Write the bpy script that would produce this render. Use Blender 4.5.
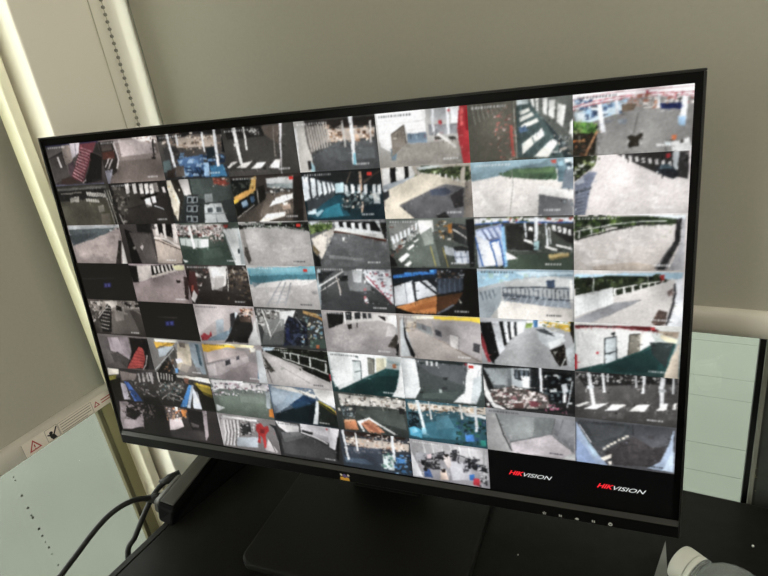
import bpy, bmesh, math, random
import numpy as np
from mathutils import Vector, Matrix

for _o in list(bpy.data.objects):
    bpy.data.objects.remove(_o, do_unlink=True)
scene = bpy.context.scene
COL = scene.collection
ZC = 1.255                      # eye height above the floor; desk top is 0.75

# ------------------------------------------------------------------ camera
cam_d = bpy.data.cameras.new('camera')
cam_d.sensor_width = 36.0
cam_d.lens = 36.0 * 597.0 / 768.0
cam_d.clip_start = 0.01
cam_o = bpy.data.objects.new('camera', cam_d)
COL.objects.link(cam_o)
CAMROT = Matrix(((0.868904, -0.075751, 0.489151),
                 (0.473483, 0.415279, -0.776761),
                 (-0.144294, 0.906535, 0.396704)))
cam_o.matrix_world = Matrix.Translation((0, 0, ZC)) @ CAMROT.to_4x4()
scene.camera = cam_o

# ------------------------------------------------------------------ sky, exposure
SKY_STRENGTH = 7.2
world = bpy.data.worlds.new('sky')
scene.world = world
world.use_nodes = True
wn = world.node_tree.nodes
wn['Background'].inputs[0].default_value = (0.99, 1.0, 0.94, 1)
wn['Background'].inputs[1].default_value = SKY_STRENGTH
LAMP_STRENGTH = 27.0
vs = scene.view_settings
vs.view_transform = 'Standard'
vs.look = 'None'
vs.exposure = 0.0
vs.gamma = 1.0
vs.use_curve_mapping = False


# ------------------------------------------------------------------ helpers
def srgb(h):
    h = h.lstrip('#')
    c = [int(h[i:i + 2], 16) / 255 for i in (0, 2, 4)]
    return tuple(x / 12.92 if x <= .04045 else ((x + .055) / 1.055) ** 2.4 for x in c) + (1.0,)


def mat(name, col, rough=.5, metal=0.0, noise=0.0, scale=30.0, bump=0.0, spec=.5, coat=0.0, stretch=(1, 1, 1), emit=None):
    m = bpy.data.materials.new(name)
    m.use_nodes = True
    nt = m.node_tree
    b = nt.nodes['Principled BSDF']
    c = srgb(col) if isinstance(col, str) else col
    b.inputs['Base Color'].default_value = c
    b.inputs['Roughness'].default_value = rough
    b.inputs['Metallic'].default_value = metal
    b.inputs['Specular IOR Level'].default_value = spec
    b.inputs['Coat Weight'].default_value = coat
    if emit:
        b.inputs['Emission Color'].default_value = c
        b.inputs['Emission Strength'].default_value = emit
    if noise or bump:
        tc = nt.nodes.new('ShaderNodeTexCoord')
        mp = nt.nodes.new('ShaderNodeMapping')
        mp.inputs['Scale'].default_value = stretch
        nz = nt.nodes.new('ShaderNodeTexNoise')
        nz.inputs['Scale'].default_value = scale
        nz.inputs['Detail'].default_value = 5
        nt.links.new(tc.outputs['Object'], mp.inputs['Vector'])
        nt.links.new(mp.outputs['Vector'], nz.inputs['Vector'])
        if noise:
            rp = nt.nodes.new('ShaderNodeMapRange')
            rp.inputs['From Min'].default_value = .3
            rp.inputs['From Max'].default_value = .7
            rp.inputs['To Min'].default_value = 1 - noise
            rp.inputs['To Max'].default_value = 1 + noise
            nt.links.new(nz.outputs['Fac'], rp.inputs['Value'])
            mx = nt.nodes.new('ShaderNodeVectorMath')
            mx.operation = 'SCALE'
            mx.inputs[0].default_value = c[:3]
            nt.links.new(rp.outputs['Result'], mx.inputs['Scale'])
            nt.links.new(mx.outputs['Vector'], b.inputs['Base Color'])
        if bump:
            bp = nt.nodes.new('ShaderNodeBump')
            bp.inputs['Strength'].default_value = bump
            bp.inputs['Distance'].default_value = .002
            nt.links.new(nz.outputs['Fac'], bp.inputs['Height'])
            nt.links.new(bp.outputs['Normal'], b.inputs['Normal'])
    return m


def glass_mat(name, tint=(.95, .97, .95, 1), gloss=.02):
    m = bpy.data.materials.new(name)
    m.use_nodes = True
    nt = m.node_tree
    nt.nodes.remove(nt.nodes['Principled BSDF'])
    tr = nt.nodes.new('ShaderNodeBsdfTransparent')
    tr.inputs[0].default_value = tint
    gl = nt.nodes.new('ShaderNodeBsdfGlossy')
    gl.inputs['Roughness'].default_value = gloss
    lw = nt.nodes.new('ShaderNodeLayerWeight')          # Schlick: .04 + .96 * facing^5, the same on both faces
    lw.inputs[0].default_value = .5
    pw = nt.nodes.new('ShaderNodeMath'); pw.operation = 'POWER'; pw.inputs[1].default_value = 5
    fr = nt.nodes.new('ShaderNodeMath'); fr.operation = 'MULTIPLY_ADD'
    fr.inputs[1].default_value = .96; fr.inputs[2].default_value = .04
    nt.links.new(lw.outputs['Facing'], pw.inputs[0])
    nt.links.new(pw.outputs[0], fr.inputs[0])
    mx = nt.nodes.new('ShaderNodeMixShader')
    nt.links.new(fr.outputs[0], mx.inputs[0])
    nt.links.new(tr.outputs[0], mx.inputs[1])
    nt.links.new(gl.outputs[0], mx.inputs[2])
    nt.links.new(mx.outputs[0], nt.nodes['Material Output'].inputs[0])
    return m


def link(name, me, m=None, parent=None):
    o = bpy.data.objects.new(name, me)
    COL.objects.link(o)
    if m is not None and me is not None:
        me.materials.append(m)
    if parent is not None:
        o.parent = parent
    return o


def tag(o, label=None, cat=None, group=None, kind=None):
    for k, v in (('label', label), ('category', cat), ('group', group), ('kind', kind)):
        if v:
            o[k] = v
    return o


def empty(name, loc=(0, 0, 0)):
    o = bpy.data.objects.new(name, None)
    o.location = loc
    o.empty_display_size = .05
    COL.objects.link(o)
    return o


def bm_obj(name, bm, m, parent=None, smooth=False):
    me = bpy.data.meshes.new(name)
    bm.normal_update()
    bm.to_mesh(me)
    bm.free()
    if smooth:
        me.polygons.foreach_set('use_smooth', [True] * len(me.polygons))
    return link(name, me, m, parent)


def add_box(bm, lo, hi, bevel=0.0, seg=2, mtx=None):
    vs_ = [bm.verts.new((x, y, z)) for x in (lo[0], hi[0]) for y in (lo[1], hi[1]) for z in (lo[2], hi[2])]
    fs = [(0, 1, 3, 2), (4, 6, 7, 5), (0, 4, 5, 1), (2, 3, 7, 6), (0, 2, 6, 4), (1, 5, 7, 3)]
    faces = [bm.faces.new([vs_[i] for i in f]) for f in fs]
    if bevel:
        es = list({e for f in faces for e in f.edges})
        r = bmesh.ops.bevel(bm, geom=es, offset=bevel, segments=seg, affect='EDGES', profile=.5)
        vs_ = list({v for f in r['faces'] for v in f.verts} | {v for v in vs_ if v.is_valid})
    if mtx is not None:
        bmesh.ops.transform(bm, matrix=mtx, verts=[v for v in vs_ if v.is_valid])


def box(name, lo, hi, m, parent=None, bevel=0.0, seg=2):
    bm = bmesh.new()
    add_box(bm, lo, hi, bevel, seg)
    return bm_obj(name, bm, m, parent)


def prism(name, pts, depth, m, parent=None, axis='Z', bevel=0.0):
    """pts outline in the (x,y) plane extruded along +z by depth"""
    bm = bmesh.new()
    a = [bm.verts.new((p[0], p[1], 0)) for p in pts]
    f = bm.faces.new(a)
    r = bmesh.ops.extrude_face_region(bm, geom=[f])
    bmesh.ops.translate(bm, vec=(0, 0, depth), verts=[v for v in r['geom'] if isinstance(v, bmesh.types.BMVert)])
    bmesh.ops.recalc_face_normals(bm, faces=bm.faces)
    if bevel:
        top = [e for e in bm.edges if all(abs(v.co.z - depth) < 1e-7 for v in e.verts)]
        bmesh.ops.bevel(bm, geom=top, offset=bevel, segments=2, affect='EDGES', profile=.5)
    return bm_obj(name, bm, m, parent)


def rrect(x0, y0, x1, y1, r, n=6):
    out = []
    for cx, cy, a0 in ((x1 - r, y1 - r, 0), (x0 + r, y1 - r, 90), (x0 + r, y0 + r, 180), (x1 - r, y0 + r, 270)):
        for i in range(n + 1):
            a = math.radians(a0 + 90 * i / n)
            out.append((cx + r * math.cos(a), cy + r * math.sin(a)))
    return out


def tube(name, pts, rad, m, parent=None, n=10, sub=8):
    """smooth tube through pts (Catmull-Rom)"""
    P_ = [Vector(p) for p in pts]
    Q = []
    for i in range(len(P_) - 1):
        p0 = P_[max(i - 1, 0)]; p1 = P_[i]; p2 = P_[i + 1]; p3 = P_[min(i + 2, len(P_) - 1)]
        for k in range(sub):
            t = k / sub
            Q.append(.5 * ((2 * p1) + (-p0 + p2) * t + (2 * p0 - 5 * p1 + 4 * p2 - p3) * t * t + (-p0 + 3 * p1 - 3 * p2 + p3) * t ** 3))
    Q.append(P_[-1])
    bm = bmesh.new()
    rings = []
    nrm = None
    for i, p in enumerate(Q):
        d = (Q[min(i + 1, len(Q) - 1)] - Q[max(i - 1, 0)]).normalized()
        if nrm is None:
            nrm = d.orthogonal().normalized()
        nrm = (nrm - d * nrm.dot(d)).normalized()
        b = d.cross(nrm)
        rings.append([bm.verts.new(p + rad * (math.cos(2 * math.pi * k / n) * nrm + math.sin(2 * math.pi * k / n) * b)) for k in range(n)])
    for a, b in zip(rings, rings[1:]):
        for k in range(n):
            bm.faces.new((a[k], a[(k + 1) % n], b[(k + 1) % n], b[k]))
    bm.faces.new(rings[0][::-1])
    bm.faces.new(rings[-1])
    return bm_obj(name, bm, m, parent, smooth=True)


def lathe(name, prof, m, parent=None, n=32, cap=True):
    """prof: (r, z) list turned about z"""
    bm = bmesh.new()
    rings = []
    for r, z in prof:
        if r < 1e-6:
            rings.append([bm.verts.new((0, 0, z))])
        else:
            rings.append([bm.verts.new((r * math.cos(2 * math.pi * k / n), r * math.sin(2 * math.pi * k / n), z)) for k in range(n)])
    for a, b in zip(rings, rings[1:]):
        for k in range(n):
            q = [a[k % len(a)], a[(k + 1) % len(a)], b[(k + 1) % len(b)], b[k % len(b)]]
            u = []
            for v in q:
                if v not in u:
                    u.append(v)
            if len(u) > 2:
                bm.faces.new(u)
    if cap:
        for rg in (rings[0], rings[-1]):
            if len(rg) > 2:
                bm.faces.new(rg)
    bmesh.ops.recalc_face_normals(bm, faces=bm.faces)
    return bm_obj(name, bm, m, parent, smooth=True)


def ray(x, y):
    """direction through a photo pixel (768x576)"""
    return CAMROT @ Vector(((x - 384) / 597.0, (288 - y) / 597.0, -1.0))


def on_x(x, y, X):
    r = ray(x, y); return r * (X / r.x) + Vector((0, 0, ZC))


def on_y(x, y, Y):
    r = ray(x, y); return r * (Y / r.y) + Vector((0, 0, ZC))


def on_z(x, y, Z):
    r = ray(x, y); return r * ((Z - ZC) / r.z) + Vector((0, 0, ZC))


# ------------------------------------------------------------------ materials
M_FABRIC = mat('blind_fabric', '#aeac9e', .9, noise=.02, scale=260, bump=.05)
_nt = M_FABRIC.node_tree                       # closely woven cloth lets a little daylight through
_tl = _nt.nodes.new('ShaderNodeBsdfTranslucent')
_tl.inputs[0].default_value = (.80, .78, .68, 1)
_mx = _nt.nodes.new('ShaderNodeMixShader')
_mx.inputs[0].default_value = .014
_nt.links.new(_nt.nodes['Principled BSDF'].outputs[0], _mx.inputs[1])
_nt.links.new(_tl.outputs[0], _mx.inputs[2])
_nt.links.new(_mx.outputs[0], _nt.nodes['Material Output'].inputs[0])
M_RAIL = mat('rail_plastic', '#efeadc', .4)
M_PAINT = mat('wall_paint', '#f2eee2', .75, noise=.02, scale=6)
M_WHITE_PAINT = mat('white_paint', '#dcdad2', .8)
M_FRAME = mat('window_frame_white', '#f1edd8', .45)
M_FRAME_GREY = mat('window_frame_grey', '#8a8c82', .45, metal=.3)
M_DARK_FRAME = mat('window_frame_dark', '#3f423f', .4, noise=.15, scale=60)
M_GASKET = mat('rubber_gasket', '#0c0d0c', .6)
M_GLASS = glass_mat('window_glass')
M_TERRACE = mat('terrace_concrete', '#555a53', .9, noise=.06, scale=3)
M_PAVING = mat('paving_asphalt', '#42453f', .9, noise=.08, scale=2)
M_SKY_BLOCK = mat('sky_block_render', '#7d7c74', .9, noise=.04, scale=1)
M_FLOOR = mat('floor_tiles', '#8d8a84', .35, noise=.05, scale=5)
M_DESK = mat('black_laminate', '#151513', .32, noise=.15, scale=90, bump=.03, spec=.04)
M_DESK_EDGE = mat('desk_edge_band', '#151513', .5, spec=.08)
M_BLACK = mat('black_plastic', '#0b0b0a', .38, noise=.06, scale=300)
M_BEZEL_LIP = mat('bezel_lip', '#5a5a54', .35)
M_BEZEL = mat('bezel_black', '#050505', .3, spec=.12)
M_BASE = mat('stand_plastic', '#191917', .4, noise=.08, scale=400, bump=.06, spec=.05)
M_CABLE = mat('cable_rubber', '#0d0d0c', .5, spec=.2)
M_DEVICE = mat('device_black', '#040404', .6, spec=.04)
M_DEVICE_GREY = mat('device_grey', '#302f2a', .4, spec=.3)  # connector grey, also the painted sheen on the case top
M_STEEL = mat('bead_plastic', '#87867a', .4)
M_CORD = mat('chain_cord', '#c2bda9', .6)

# ------------------------------------------------------------------ the room
RX1, RY0, CEIL = 3.2, -3.4, 2.75
XL, YB = -.66, .60              # corner pier face, back glazing plane
GXL = -.722                     # left glazing plane
S = 'structure'
tag(box('floor', (-.80, RY0 - .1, -.12), (RX1 + .1, .66, 0), M_FLOOR), kind=S)
tag(box('ceiling', (-.80, RY0 - .1, CEIL), (RX1 + .1, .66, CEIL + .1), M_WHITE_PAINT), kind=S)
tag(box('wall_right', (RX1, RY0 - .1, 0), (RX1 + .1, .66, CEIL), M_WHITE_PAINT), kind=S)
tag(box('wall_rear', (-.80, RY0 - .1, 0), (RX1, RY0, CEIL), M_WHITE_PAINT), kind=S)
# left wall: corner pier, head and kerb around the opening, far return
wl = tag(empty('wall_left', (XL, 0, 0)), kind=S)


def kid(name, lo, hi, m, parent, bevel=0.0):
    o = box(name, lo, hi, m, parent, bevel)
    o.matrix_parent_inverse = Matrix.Translation(-parent.location)
    return o


kid('pier', (-.80, .415, 0), (XL, .66, CEIL), M_PAINT, wl, .002)
kid('lintel', (-.80, RY0, 2.6), (XL, .415, CEIL), M_PAINT, wl)
kid('kerb', (-.80, RY0, 0), (XL, .415, .08), M_PAINT, wl)
kid('pier', (-.80, RY0, .08), (XL, -2.4, 2.6), M_PAINT, wl)
wb = tag(empty('wall_back', (0, YB, 0)), kind=S)
kid('lintel', (XL, .56, 2.6), (RX1, .66, CEIL), M_PAINT, wb)
kid('kerb', (XL, .585, 0), (RX1, .66, .08), M_PAINT, wb)
kid('pier', (1.9, .56, .08), (RX1, .66, 2.6), M_PAINT, wb)

# left window: white stiles and rails round one tall pane, recessed behind the pier
w1 = tag(empty('window_1', (GXL, 0, 0)), kind=S)
kid('stile', (-.7225, .376, .08), (-.712, .415, 2.6), M_FRAME, w1, .002)
kid('stile_shade_edge', (-.7195, .370, .12), (-.7112, .3765, 2.56), mat('olive_shade_edge', '#57533a', .6), w1, .001)  # shade on the stile's edge, put in as an olive strip
kid('stile_shade_strip', (-.7125, .3765, .08), (-.7108, .391, 2.6), mat('olive_shade_strip', '#8d8864', .6), w1)  # shaded stile front, painted as a thin olive strip
kid('stile_ridge', (-.713, .394, .08), (-.690, .407, 2.6), M_FRAME, w1, .002)
kid('stile', (-.745, -2.4, .08), (-.702, -2.35, 2.6), M_FRAME, w1, .004)
kid('stile', (-.745, -1.05, .08), (-.702, -1.0, 2.6), M_FRAME, w1, .004)
kid('rail', (-.745, -2.35, .08), (-.712, .376, .12), M_FRAME, w1, .004)
kid('rail', (-.745, -2.35, 2.56), (-.712, .376, 2.6), M_FRAME, w1, .004)
kid('pane', (GXL - .003, -1.0, .12), (GXL + .003, .378, 2.56), M_GLASS, w1)
kid('pane', (GXL - .003, -2.35, .12), (GXL + .003, -1.05, 2.56), M_GLASS, w1)
# a line of dirt specks on the pane
random.seed(5)
bm = bmesh.new()
for px, py, r in ((9.5, 469.5, .0017), (13.5, 477, .0009), (15.3, 480.5, .0009), (21.8, 495.5, .0016), (28, 507.8, .0016), (31.3, 515.5, .0014), (32.6, 517.5, .0017),
                  (38.7, 529, .0017), (42.3, 535.7, .0013), (45.3, 542, .0008), (48.8, 547.3, .0014), (52, 554, .0008), (58, 565, .0012)):
    c = on_x(px, py, GXL + .0036)
    vsx = [bm.verts.new((c.x, c.y + r * math.cos(a) * random.uniform(.7, 1.2), c.z + r * math.sin(a) * random.uniform(.7, 1.2)))
           for a in [k * math.pi / 4 for k in range(8)]]
    f = bm.faces.new(vsx)
    ex = bmesh.ops.extrude_face_region(bm, geom=[f])
    bmesh.ops.translate(bm, vec=(.0004, 0, 0), verts=[v for v in ex['geom'] if isinstance(v, bmesh.types.BMVert)])
o = bm_obj('dirt_specks', bm, mat('dirt', '#2c3128', .9), w1)
o.matrix_parent_inverse = Matrix.Translation(-w1.location)
o['kind'] = 'stuff'

# back window: grey stile in the corner, a pane, a dark mullion with black gasket, a second pane
w2 = tag(empty('window_2', (0, YB, 0)), kind=S)
kid('stile', (XL, .566, .08), (-.651, .60, 2.6), M_FRAME_GREY, w2, .002)
kid('rail', (-.651, .58, .08), (1.9, .62, .12), M_FRAME_GREY, w2)
kid('rail', (-.651, .58, 2.56), (1.9, .62, 2.6), M_FRAME_GREY, w2)
kid('pane', (-.66, YB - .003, .12), (.038, YB + .003, 2.56), M_GLASS, w2)
kid('gasket', (.0375, .594, .12), (.0425, .61, 2.56), M_GASKET, w2)
kid('mullion_lip', (.0425, .586, .12), (.0465, .612, 2.56), M_FRAME_GREY, w2, .001)
kid('mullion', (.0465, .59, .08), (.235, .63, 2.6), M_DARK_FRAME, w2, .003)
kid('pane', (.235, YB - .003, .12), (1.9, YB + .003, 2.56), M_GLASS, w2)
bm = bmesh.new()
for k in range(16):
    c = on_y(random.uniform(752.5, 757), random.uniform(448, 496), .5895)
    r = random.uniform(.0004, .0008)
    bmesh.ops.create_icosphere(bm, subdivisions=1, radius=r, matrix=Matrix.Translation(c))
o = bm_obj('paint_specks', bm, mat('paint_speck', '#8f8f70', .6), w2)
o.matrix_parent_inverse = Matrix.Translation(-w2.location)
o['kind'] = 'stuff'

# pale terrace outside both windows, laid in long slabs
tr_ = tag(empty('terrace', (0, 0, -.10)), 'pale concrete terrace of narrow and broad slabs outside the windows', 'terrace', kind=S)
slabs = []
for i in range(46):
    y0 = .68 + i * .135
    slabs.append(((-.80, y0), (9.0, y0 + .1340)))
for i in range(3):
    x0 = -.82 - (i + 1) * 3.0
    slabs.append(((x0, -8.0), (x0 + 2.99, 6.9)))
for k, (a, b) in enumerate(slabs):
    kid('slab', (a[0], a[1], -.16 + .0004 * (k % 3)), (b[0], b[1], -.10 + .0004 * (k % 3)), M_TERRACE if a[0] > -1 else M_PAVING, tr_)

kid('bedding', (-.80, .67, -.18), (9.0, 6.9, -.1006), M_TERRACE, tr_)

fa = tag(empty('added_sky_blocker', (0, 6.9, -.16)), 'unseen plain grey building added across the terrace to block low sky', 'building', kind=S)  # unseen, added to keep low sky from reflecting in the desk
kid('sky_block_wall', (-12, 6.9, -.16), (12, 7.3, 11.5), M_SKY_BLOCK, fa)
for i in range(6):
    for j in range(3):
        kid('window', (-10.5 + 3.7 * i, 6.87, 1.2 + 3.4 * j), (-8.9 + 3.7 * i, 6.899, 2.9 + 3.4 * j), M_DARK_FRAME, fa)

# ------------------------------------------------------------------ ceiling lamps of the room
M_LED = mat('led_diffuser', '#fff8ee', .5, emit=LAMP_STRENGTH)
M_LEDF = mat('led_frame', '#e6e6e2', .4)
for k, (x, y, w) in enumerate(((1.7, -.35, 'beside the windows'), (1.7, -2.2, 'towards the back of the room'))):
    lp = empty('ceiling_light', (x, y, CEIL))
    tag(lp, 'square white LED ceiling panel ' + w, 'ceiling light', 'LED panels in the ceiling')
    box('frame', (-.31, -.31, -.03), (.31, .31, 0), M_LEDF, lp, .003)
    box('diffuser', (-.29, -.29, -.034), (.29, .29, -.0295), M_LED, lp)


# ------------------------------------------------------------------ roller blinds
def roller_blind(name, label, origin, along, inward, length, top, rail_top, rail_bot, label_fn=None):
    """origin: end of the blind near the corner, at floor level; along / inward: unit axes"""
    t = tag(empty(name, origin), label, 'roller blind')
    A = Vector(along); I = Vector(inward)
    mt = Matrix((A, I, Vector((0, 0, 1)))).transposed().to_4x4()

    def bx(nm, lo, hi, m, bev=0.0, seg=2):
        bm = bmesh.new()
        add_box(bm, lo, hi, bev, seg, mt)
        bmesh.ops.recalc_face_normals(bm, faces=bm.faces)
        return bm_obj(nm, bm, m, t)
    # fabric: thin cloth with a barely visible sag ripple
    bm = bmesh.new()
    n, k = 40, 24
    g = [[[bm.verts.new(mt @ Vector((length * i / n, (s * .0008) + .0012 * math.sin(i * 1.7 + 2.2 * j / k) * (j / k) * .6, rail_top - .004 + (top - rail_top) * (1 - j / k))))
           for j in range(k + 1)] for i in range(n + 1)] for s in (0, 1)]
    for i in range(n):
        for j in range(k):
            bm.faces.new((g[0][i][j], g[0][i + 1][j], g[0][i + 1][j + 1], g[0][i][j + 1]))
            bm.faces.new((g[1][i][j], g[1][i][j + 1], g[1][i + 1][j + 1], g[1][i + 1][j]))
    for j in range(k):
        for i in (0, n):
            bm.faces.new((g[0][i][j], g[0][i][j + 1], g[1][i][j + 1], g[1][i][j]))
    bmesh.ops.recalc_face_normals(bm, faces=bm.faces)
    bm_obj('fabric', bm, M_FABRIC, t, smooth=True)
    # bottom rail: rounded aluminium tube
    h = rail_top - rail_bot
    bm = bmesh.new()
    sec = []
    for q in range(20):
        a = 2 * math.pi * q / 20
        sec.append((.0085 * (abs(math.cos(a)) ** .8) * (1 if math.cos(a) > 0 else -1), h / 2 * (abs(math.sin(a)) ** .7) * (1 if math.sin(a) > 0 else -1)))
    ra = [bm.verts.new(mt @ Vector((-.001, .001 + s[0], rail_bot + h / 2 + s[1]))) for s in sec]
    rb = [bm.verts.new(mt @ Vector((length + .001, .001 + s[0], rail_bot + h / 2 + s[1]))) for s in sec]
    for q in range(20):
        bm.faces.new((ra[q], ra[(q + 1) % 20], rb[(q + 1) % 20], rb[q]))
    bm.faces.new(ra); bm.faces.new(rb)
    bmesh.ops.recalc_face_normals(bm, faces=bm.faces)
    rail = bm_obj('bottom_rail', bm, M_RAIL, t, smooth=False)
    for p in rail.data.polygons:
        p.use_smooth = len(p.vertices) == 4
    bm = bmesh.new()
    ra = [[bm.verts.new(mt @ Vector((xx, .002 + .021 * math.cos(2 * math.pi * q / 24), top + .02 + .021 * math.sin(2 * math.pi * q / 24)))) for q in range(24)] for xx in (0, length)]
    for q in range(24):
        bm.faces.new((ra[0][q], ra[0][(q + 1) % 24], ra[1][(q + 1) % 24], ra[1][q]))
    bmesh.ops.recalc_face_normals(bm, faces=bm.faces)
    bm_obj('roller', bm, M_FABRIC, t, smooth=True)
    bx('bracket', (-.006, -.02, top - .01), (-.001, .03, top + .06), M_RAIL, .001)
    bx('bracket', (length + .001, -.02, top - .01), (length + .006, .03, top + .06), M_RAIL, .001)
    return t, rail


LB, lrail = roller_blind('roller_blind', 'off-white roller blind with warning sticker on its bottom rail beside the cables',
                         (-.655, .362, 0), (0, -1, 0), (1, 0, 0), 1.34, 2.52, -.350 + ZC, -.376 + ZC)
BB, brail = roller_blind('roller_blind', 'wide plain off-white roller blind hanging behind the monitor',
                         (-.642, .555, 0), (1, 0, 0), (0, -1, 0), 2.1, 2.52, -.273 + ZC, -.2994 + ZC)

# bead chain of the back blind, hanging beside the corner pier: two strands
BBinv = Matrix.Translation((.642, -.555, 0))
bm = bmesh.new()
chx, chy = -.650, .5215
z = 2.50
while z > .62:
    bmesh.ops.create_icosphere(bm, subdivisions=1, radius=.0025, matrix=Matrix.Translation((chx, chy, z)))
    z -= .0079
o = bm_obj('bead_chain', bm, M_STEEL, BB, smooth=True)
o['kind'] = 'stuff'
o.matrix_parent_inverse = BBinv
o = tube('chain_cord', [(chx, chy, 2.5), (chx, chy, 1.5), (chx, chy, .615), (chx - .004, chy - .007, .60), (chx - .006, chy - .013, .62), (chx - .006, chy - .013, 1.5), (chx - .006, chy - .013, 2.5)], .0006, M_CORD, BB, n=6, sub=4)
o.matrix_parent_inverse = BBinv

# warning sticker on the left rail (flat print on a thin film)
RXF = -.655 + .0105
M_STK = mat('sticker_film', '#eae3d4', .45)
M_RED = mat('print_red', '#b04844', .6)
M_BLK = mat('print_black', '#1b1a18', .7)
M_GRY = mat('print_grey', '#8d897e', .7)
LBinv = Matrix.Translation((.655, -.362, 0))
zr = -.363 + ZC


def rail_print(name, polys, m, parent, lift):
    bm = bmesh.new()
    for pl in polys:
        f = bm.faces.new([bm.verts.new((RXF + lift, y, zr + zz)) for y, zz in pl])
        if f.calc_area() and f.normal.length == 0:
            f.normal_update()
    bmesh.ops.recalc_face_normals(bm, faces=bm.faces)
    for f in bm.faces:
        f.normal_update()
        if f.normal.x < 0:
            f.normal_flip()
    o = bm_obj(name, bm, m, parent)
    o.matrix_parent_inverse = LBinv
    return o


stk = rail_print('warning_sticker', [[(.244, -.0085), (.3595, -.0085), (.3595, .0085), (.244, .0085)]], M_STK, lrail, .0)
stk['label'] = 'pale safety sticker with red warning triangle and black pictogram'


def ring_tri(cy, cz, r, w):
    o_ = [(cy + r * math.cos(a), cz + r * math.sin(a)) for a in (math.pi / 2, math.pi * 7 / 6, math.pi * 11 / 6)]
    i_ = [(cy + (r - w) * math.cos(a), cz + (r - w) * math.sin(a)) for a in (math.pi / 2, math.pi * 7 / 6, math.pi * 11 / 6)]
    return [[o_[k], o_[(k + 1) % 3], i_[(k + 1) % 3], i_[k]] for k in range(3)]


def bar(y0, z0, y1, z1, w):
    dy, dz = y1 - y0, z1 - z0
    l = math.hypot(dy, dz); ny, nz = -dz / l * w / 2, dy / l * w / 2
    return [(y0 + ny, z0 + nz), (y1 + ny, z1 + nz), (y1 - ny, z1 - nz), (y0 - ny, z0 - nz)]


rail_print('warning_triangle', ring_tri(.257, -.0015, .0085, .0028) + [bar(.257, .001, .257, -.0025, .0014), bar(.257, -.0035, .257, -.0045, .0014)], M_RED, lrail, .0003)
sq = [bar(.2715, -.0075, .2865, -.0075, .0005), bar(.2715, .0075, .2865, .0075, .0005), bar(.2715, -.0075, .2715, .0075, .0005), bar(.2865, -.0075, .2865, .0075, .0005)]
rail_print('pictogram_frame', sq, M_GRY, lrail, .0003)
head = [(.2775 + .0022 * math.cos(a), .0012 + .0022 * math.sin(a)) for a in [k * math.pi / 5 for k in range(10)]]
rail_print('pictogram', [head, [(.2752, -.0005), (.2805, -.001), (.2828, -.0072), (.2775, -.0072), (.2755, -.004)],
                         bar(.280, -.002, .2855, .0055, .0017), bar(.277, -.002, .273, .001, .0016)], M_BLK, lrail, .0004)
lines = [bar(.2895, .0035 - .0032 * k, .3295 - (.006 if k == 3 else 0), .0035 - .0032 * k, .0009) for k in range(4)]
fr = [bar(.2875, -.008, .3315, -.008, .0005), bar(.2875, .0065, .3315, .0065, .0005), bar(.2875, -.008, .2875, .0065, .0005), bar(.3315, -.008, .3315, .0065, .0005)]
rail_print('sticker_text', lines + fr, M_GRY, lrail, .0003)
rail_print('warning_mark', ring_tri(.3375, -.001, .0048, .0022) + [bar(.344, .001 - .0034 * k, .3585, .001 - .0034 * k, .0013) for k in range(2)], M_RED, lrail, .0003)
rail_print('sticker_edge', [bar(.2445, -.0085, .2445, .0085, .0005)], M_GRY, lrail, .0003)

# ------------------------------------------------------------------ pictures shown on the 64 feeds of the screen
# Outlines were read off the photograph (768x576) inside enlarged crops; HM maps a photo pixel to feed units (8 x 8).
HM = np.array([[0.018151049, -0.0050323209, -0.086144118], [0.0021276256, 0.021969625, -3.3032856], [0.00082332971, -0.00070551002, 1.0]])
TW, TH = 192, 108
CAN = np.zeros((8 * TH, 8 * TW, 3), np.float32)
rng = np.random.RandomState(7)
cur = dict(b=(0, 0, 1), t=(0, 0))
META = {}


def hexc(h):
    h = h.lstrip('#')
    if len(h) == 3:
        h = ''.join(c * 2 for c in h)
    return np.array([int(h[i:i + 2], 16) for i in (0, 2, 4)], np.float32) / 255


def B(x0, y0, s):
    cur['b'] = (x0, y0, s)


def to_can(pts):
    x0, y0, s = cur['b']
    p = np.asarray(pts, float)
    q = np.c_[x0 + p[:, 0] / s, y0 + p[:, 1] / s, np.ones(len(p))] @ HM.T
    uv = q[:, :2] / q[:, 2:3]
    return uv * np.array([TW, TH])


def parse(t):
    v = [float(a) for a in t.replace(',', ' ').split()]
    return [(v[i], v[i + 1]) for i in range(0, len(v), 2)]


def mask(poly):
    """even-odd raster inside the current feed -> (slice, mask)"""
    c, r = cur['t']
    X0, Y0 = c * TW, r * TH
    x0 = int(max(X0, math.floor(poly[:, 0].min()))); x1 = int(min(X0 + TW, math.ceil(poly[:, 0].max()) + 1))
    y0 = int(max(Y0, math.floor(poly[:, 1].min()))); y1 = int(min(Y0 + TH, math.ceil(poly[:, 1].max()) + 1))
    if x1 <= x0 or y1 <= y0:
        return None, None
    xs = np.arange(x0, x1) + .5; ys = (np.arange(y0, y1) + .5)[:, None]
    m = np.zeros((y1 - y0, x1 - x0), bool)
    n = len(poly)
    for i in range(n):
        ax_, ay = poly[i]; bx_, by = poly[(i + 1) % n]
        if ay == by:
            continue
        cond = (ay > ys) != (by > ys)
        xi = (bx_ - ax_) * (ys - ay) / (by - ay) + ax_
        m ^= cond & (xs < xi)
    return (slice(y0, y1), slice(x0, x1)), m


def T(c, r, bg, bg2=None, ts='w', cam='w', dot=False):
    cur['t'] = (c, r)
    a = CAN[r * TH:(r + 1) * TH, c * TW:(c + 1) * TW]
    a[:] = hexc(bg)
    if bg2:
        t = np.linspace(0, 1, TH)[:, None, None]
        a[:] = hexc(bg) * (1 - t) + hexc(bg2) * t
    META[(c, r)] = (ts, cam, dot)


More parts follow.
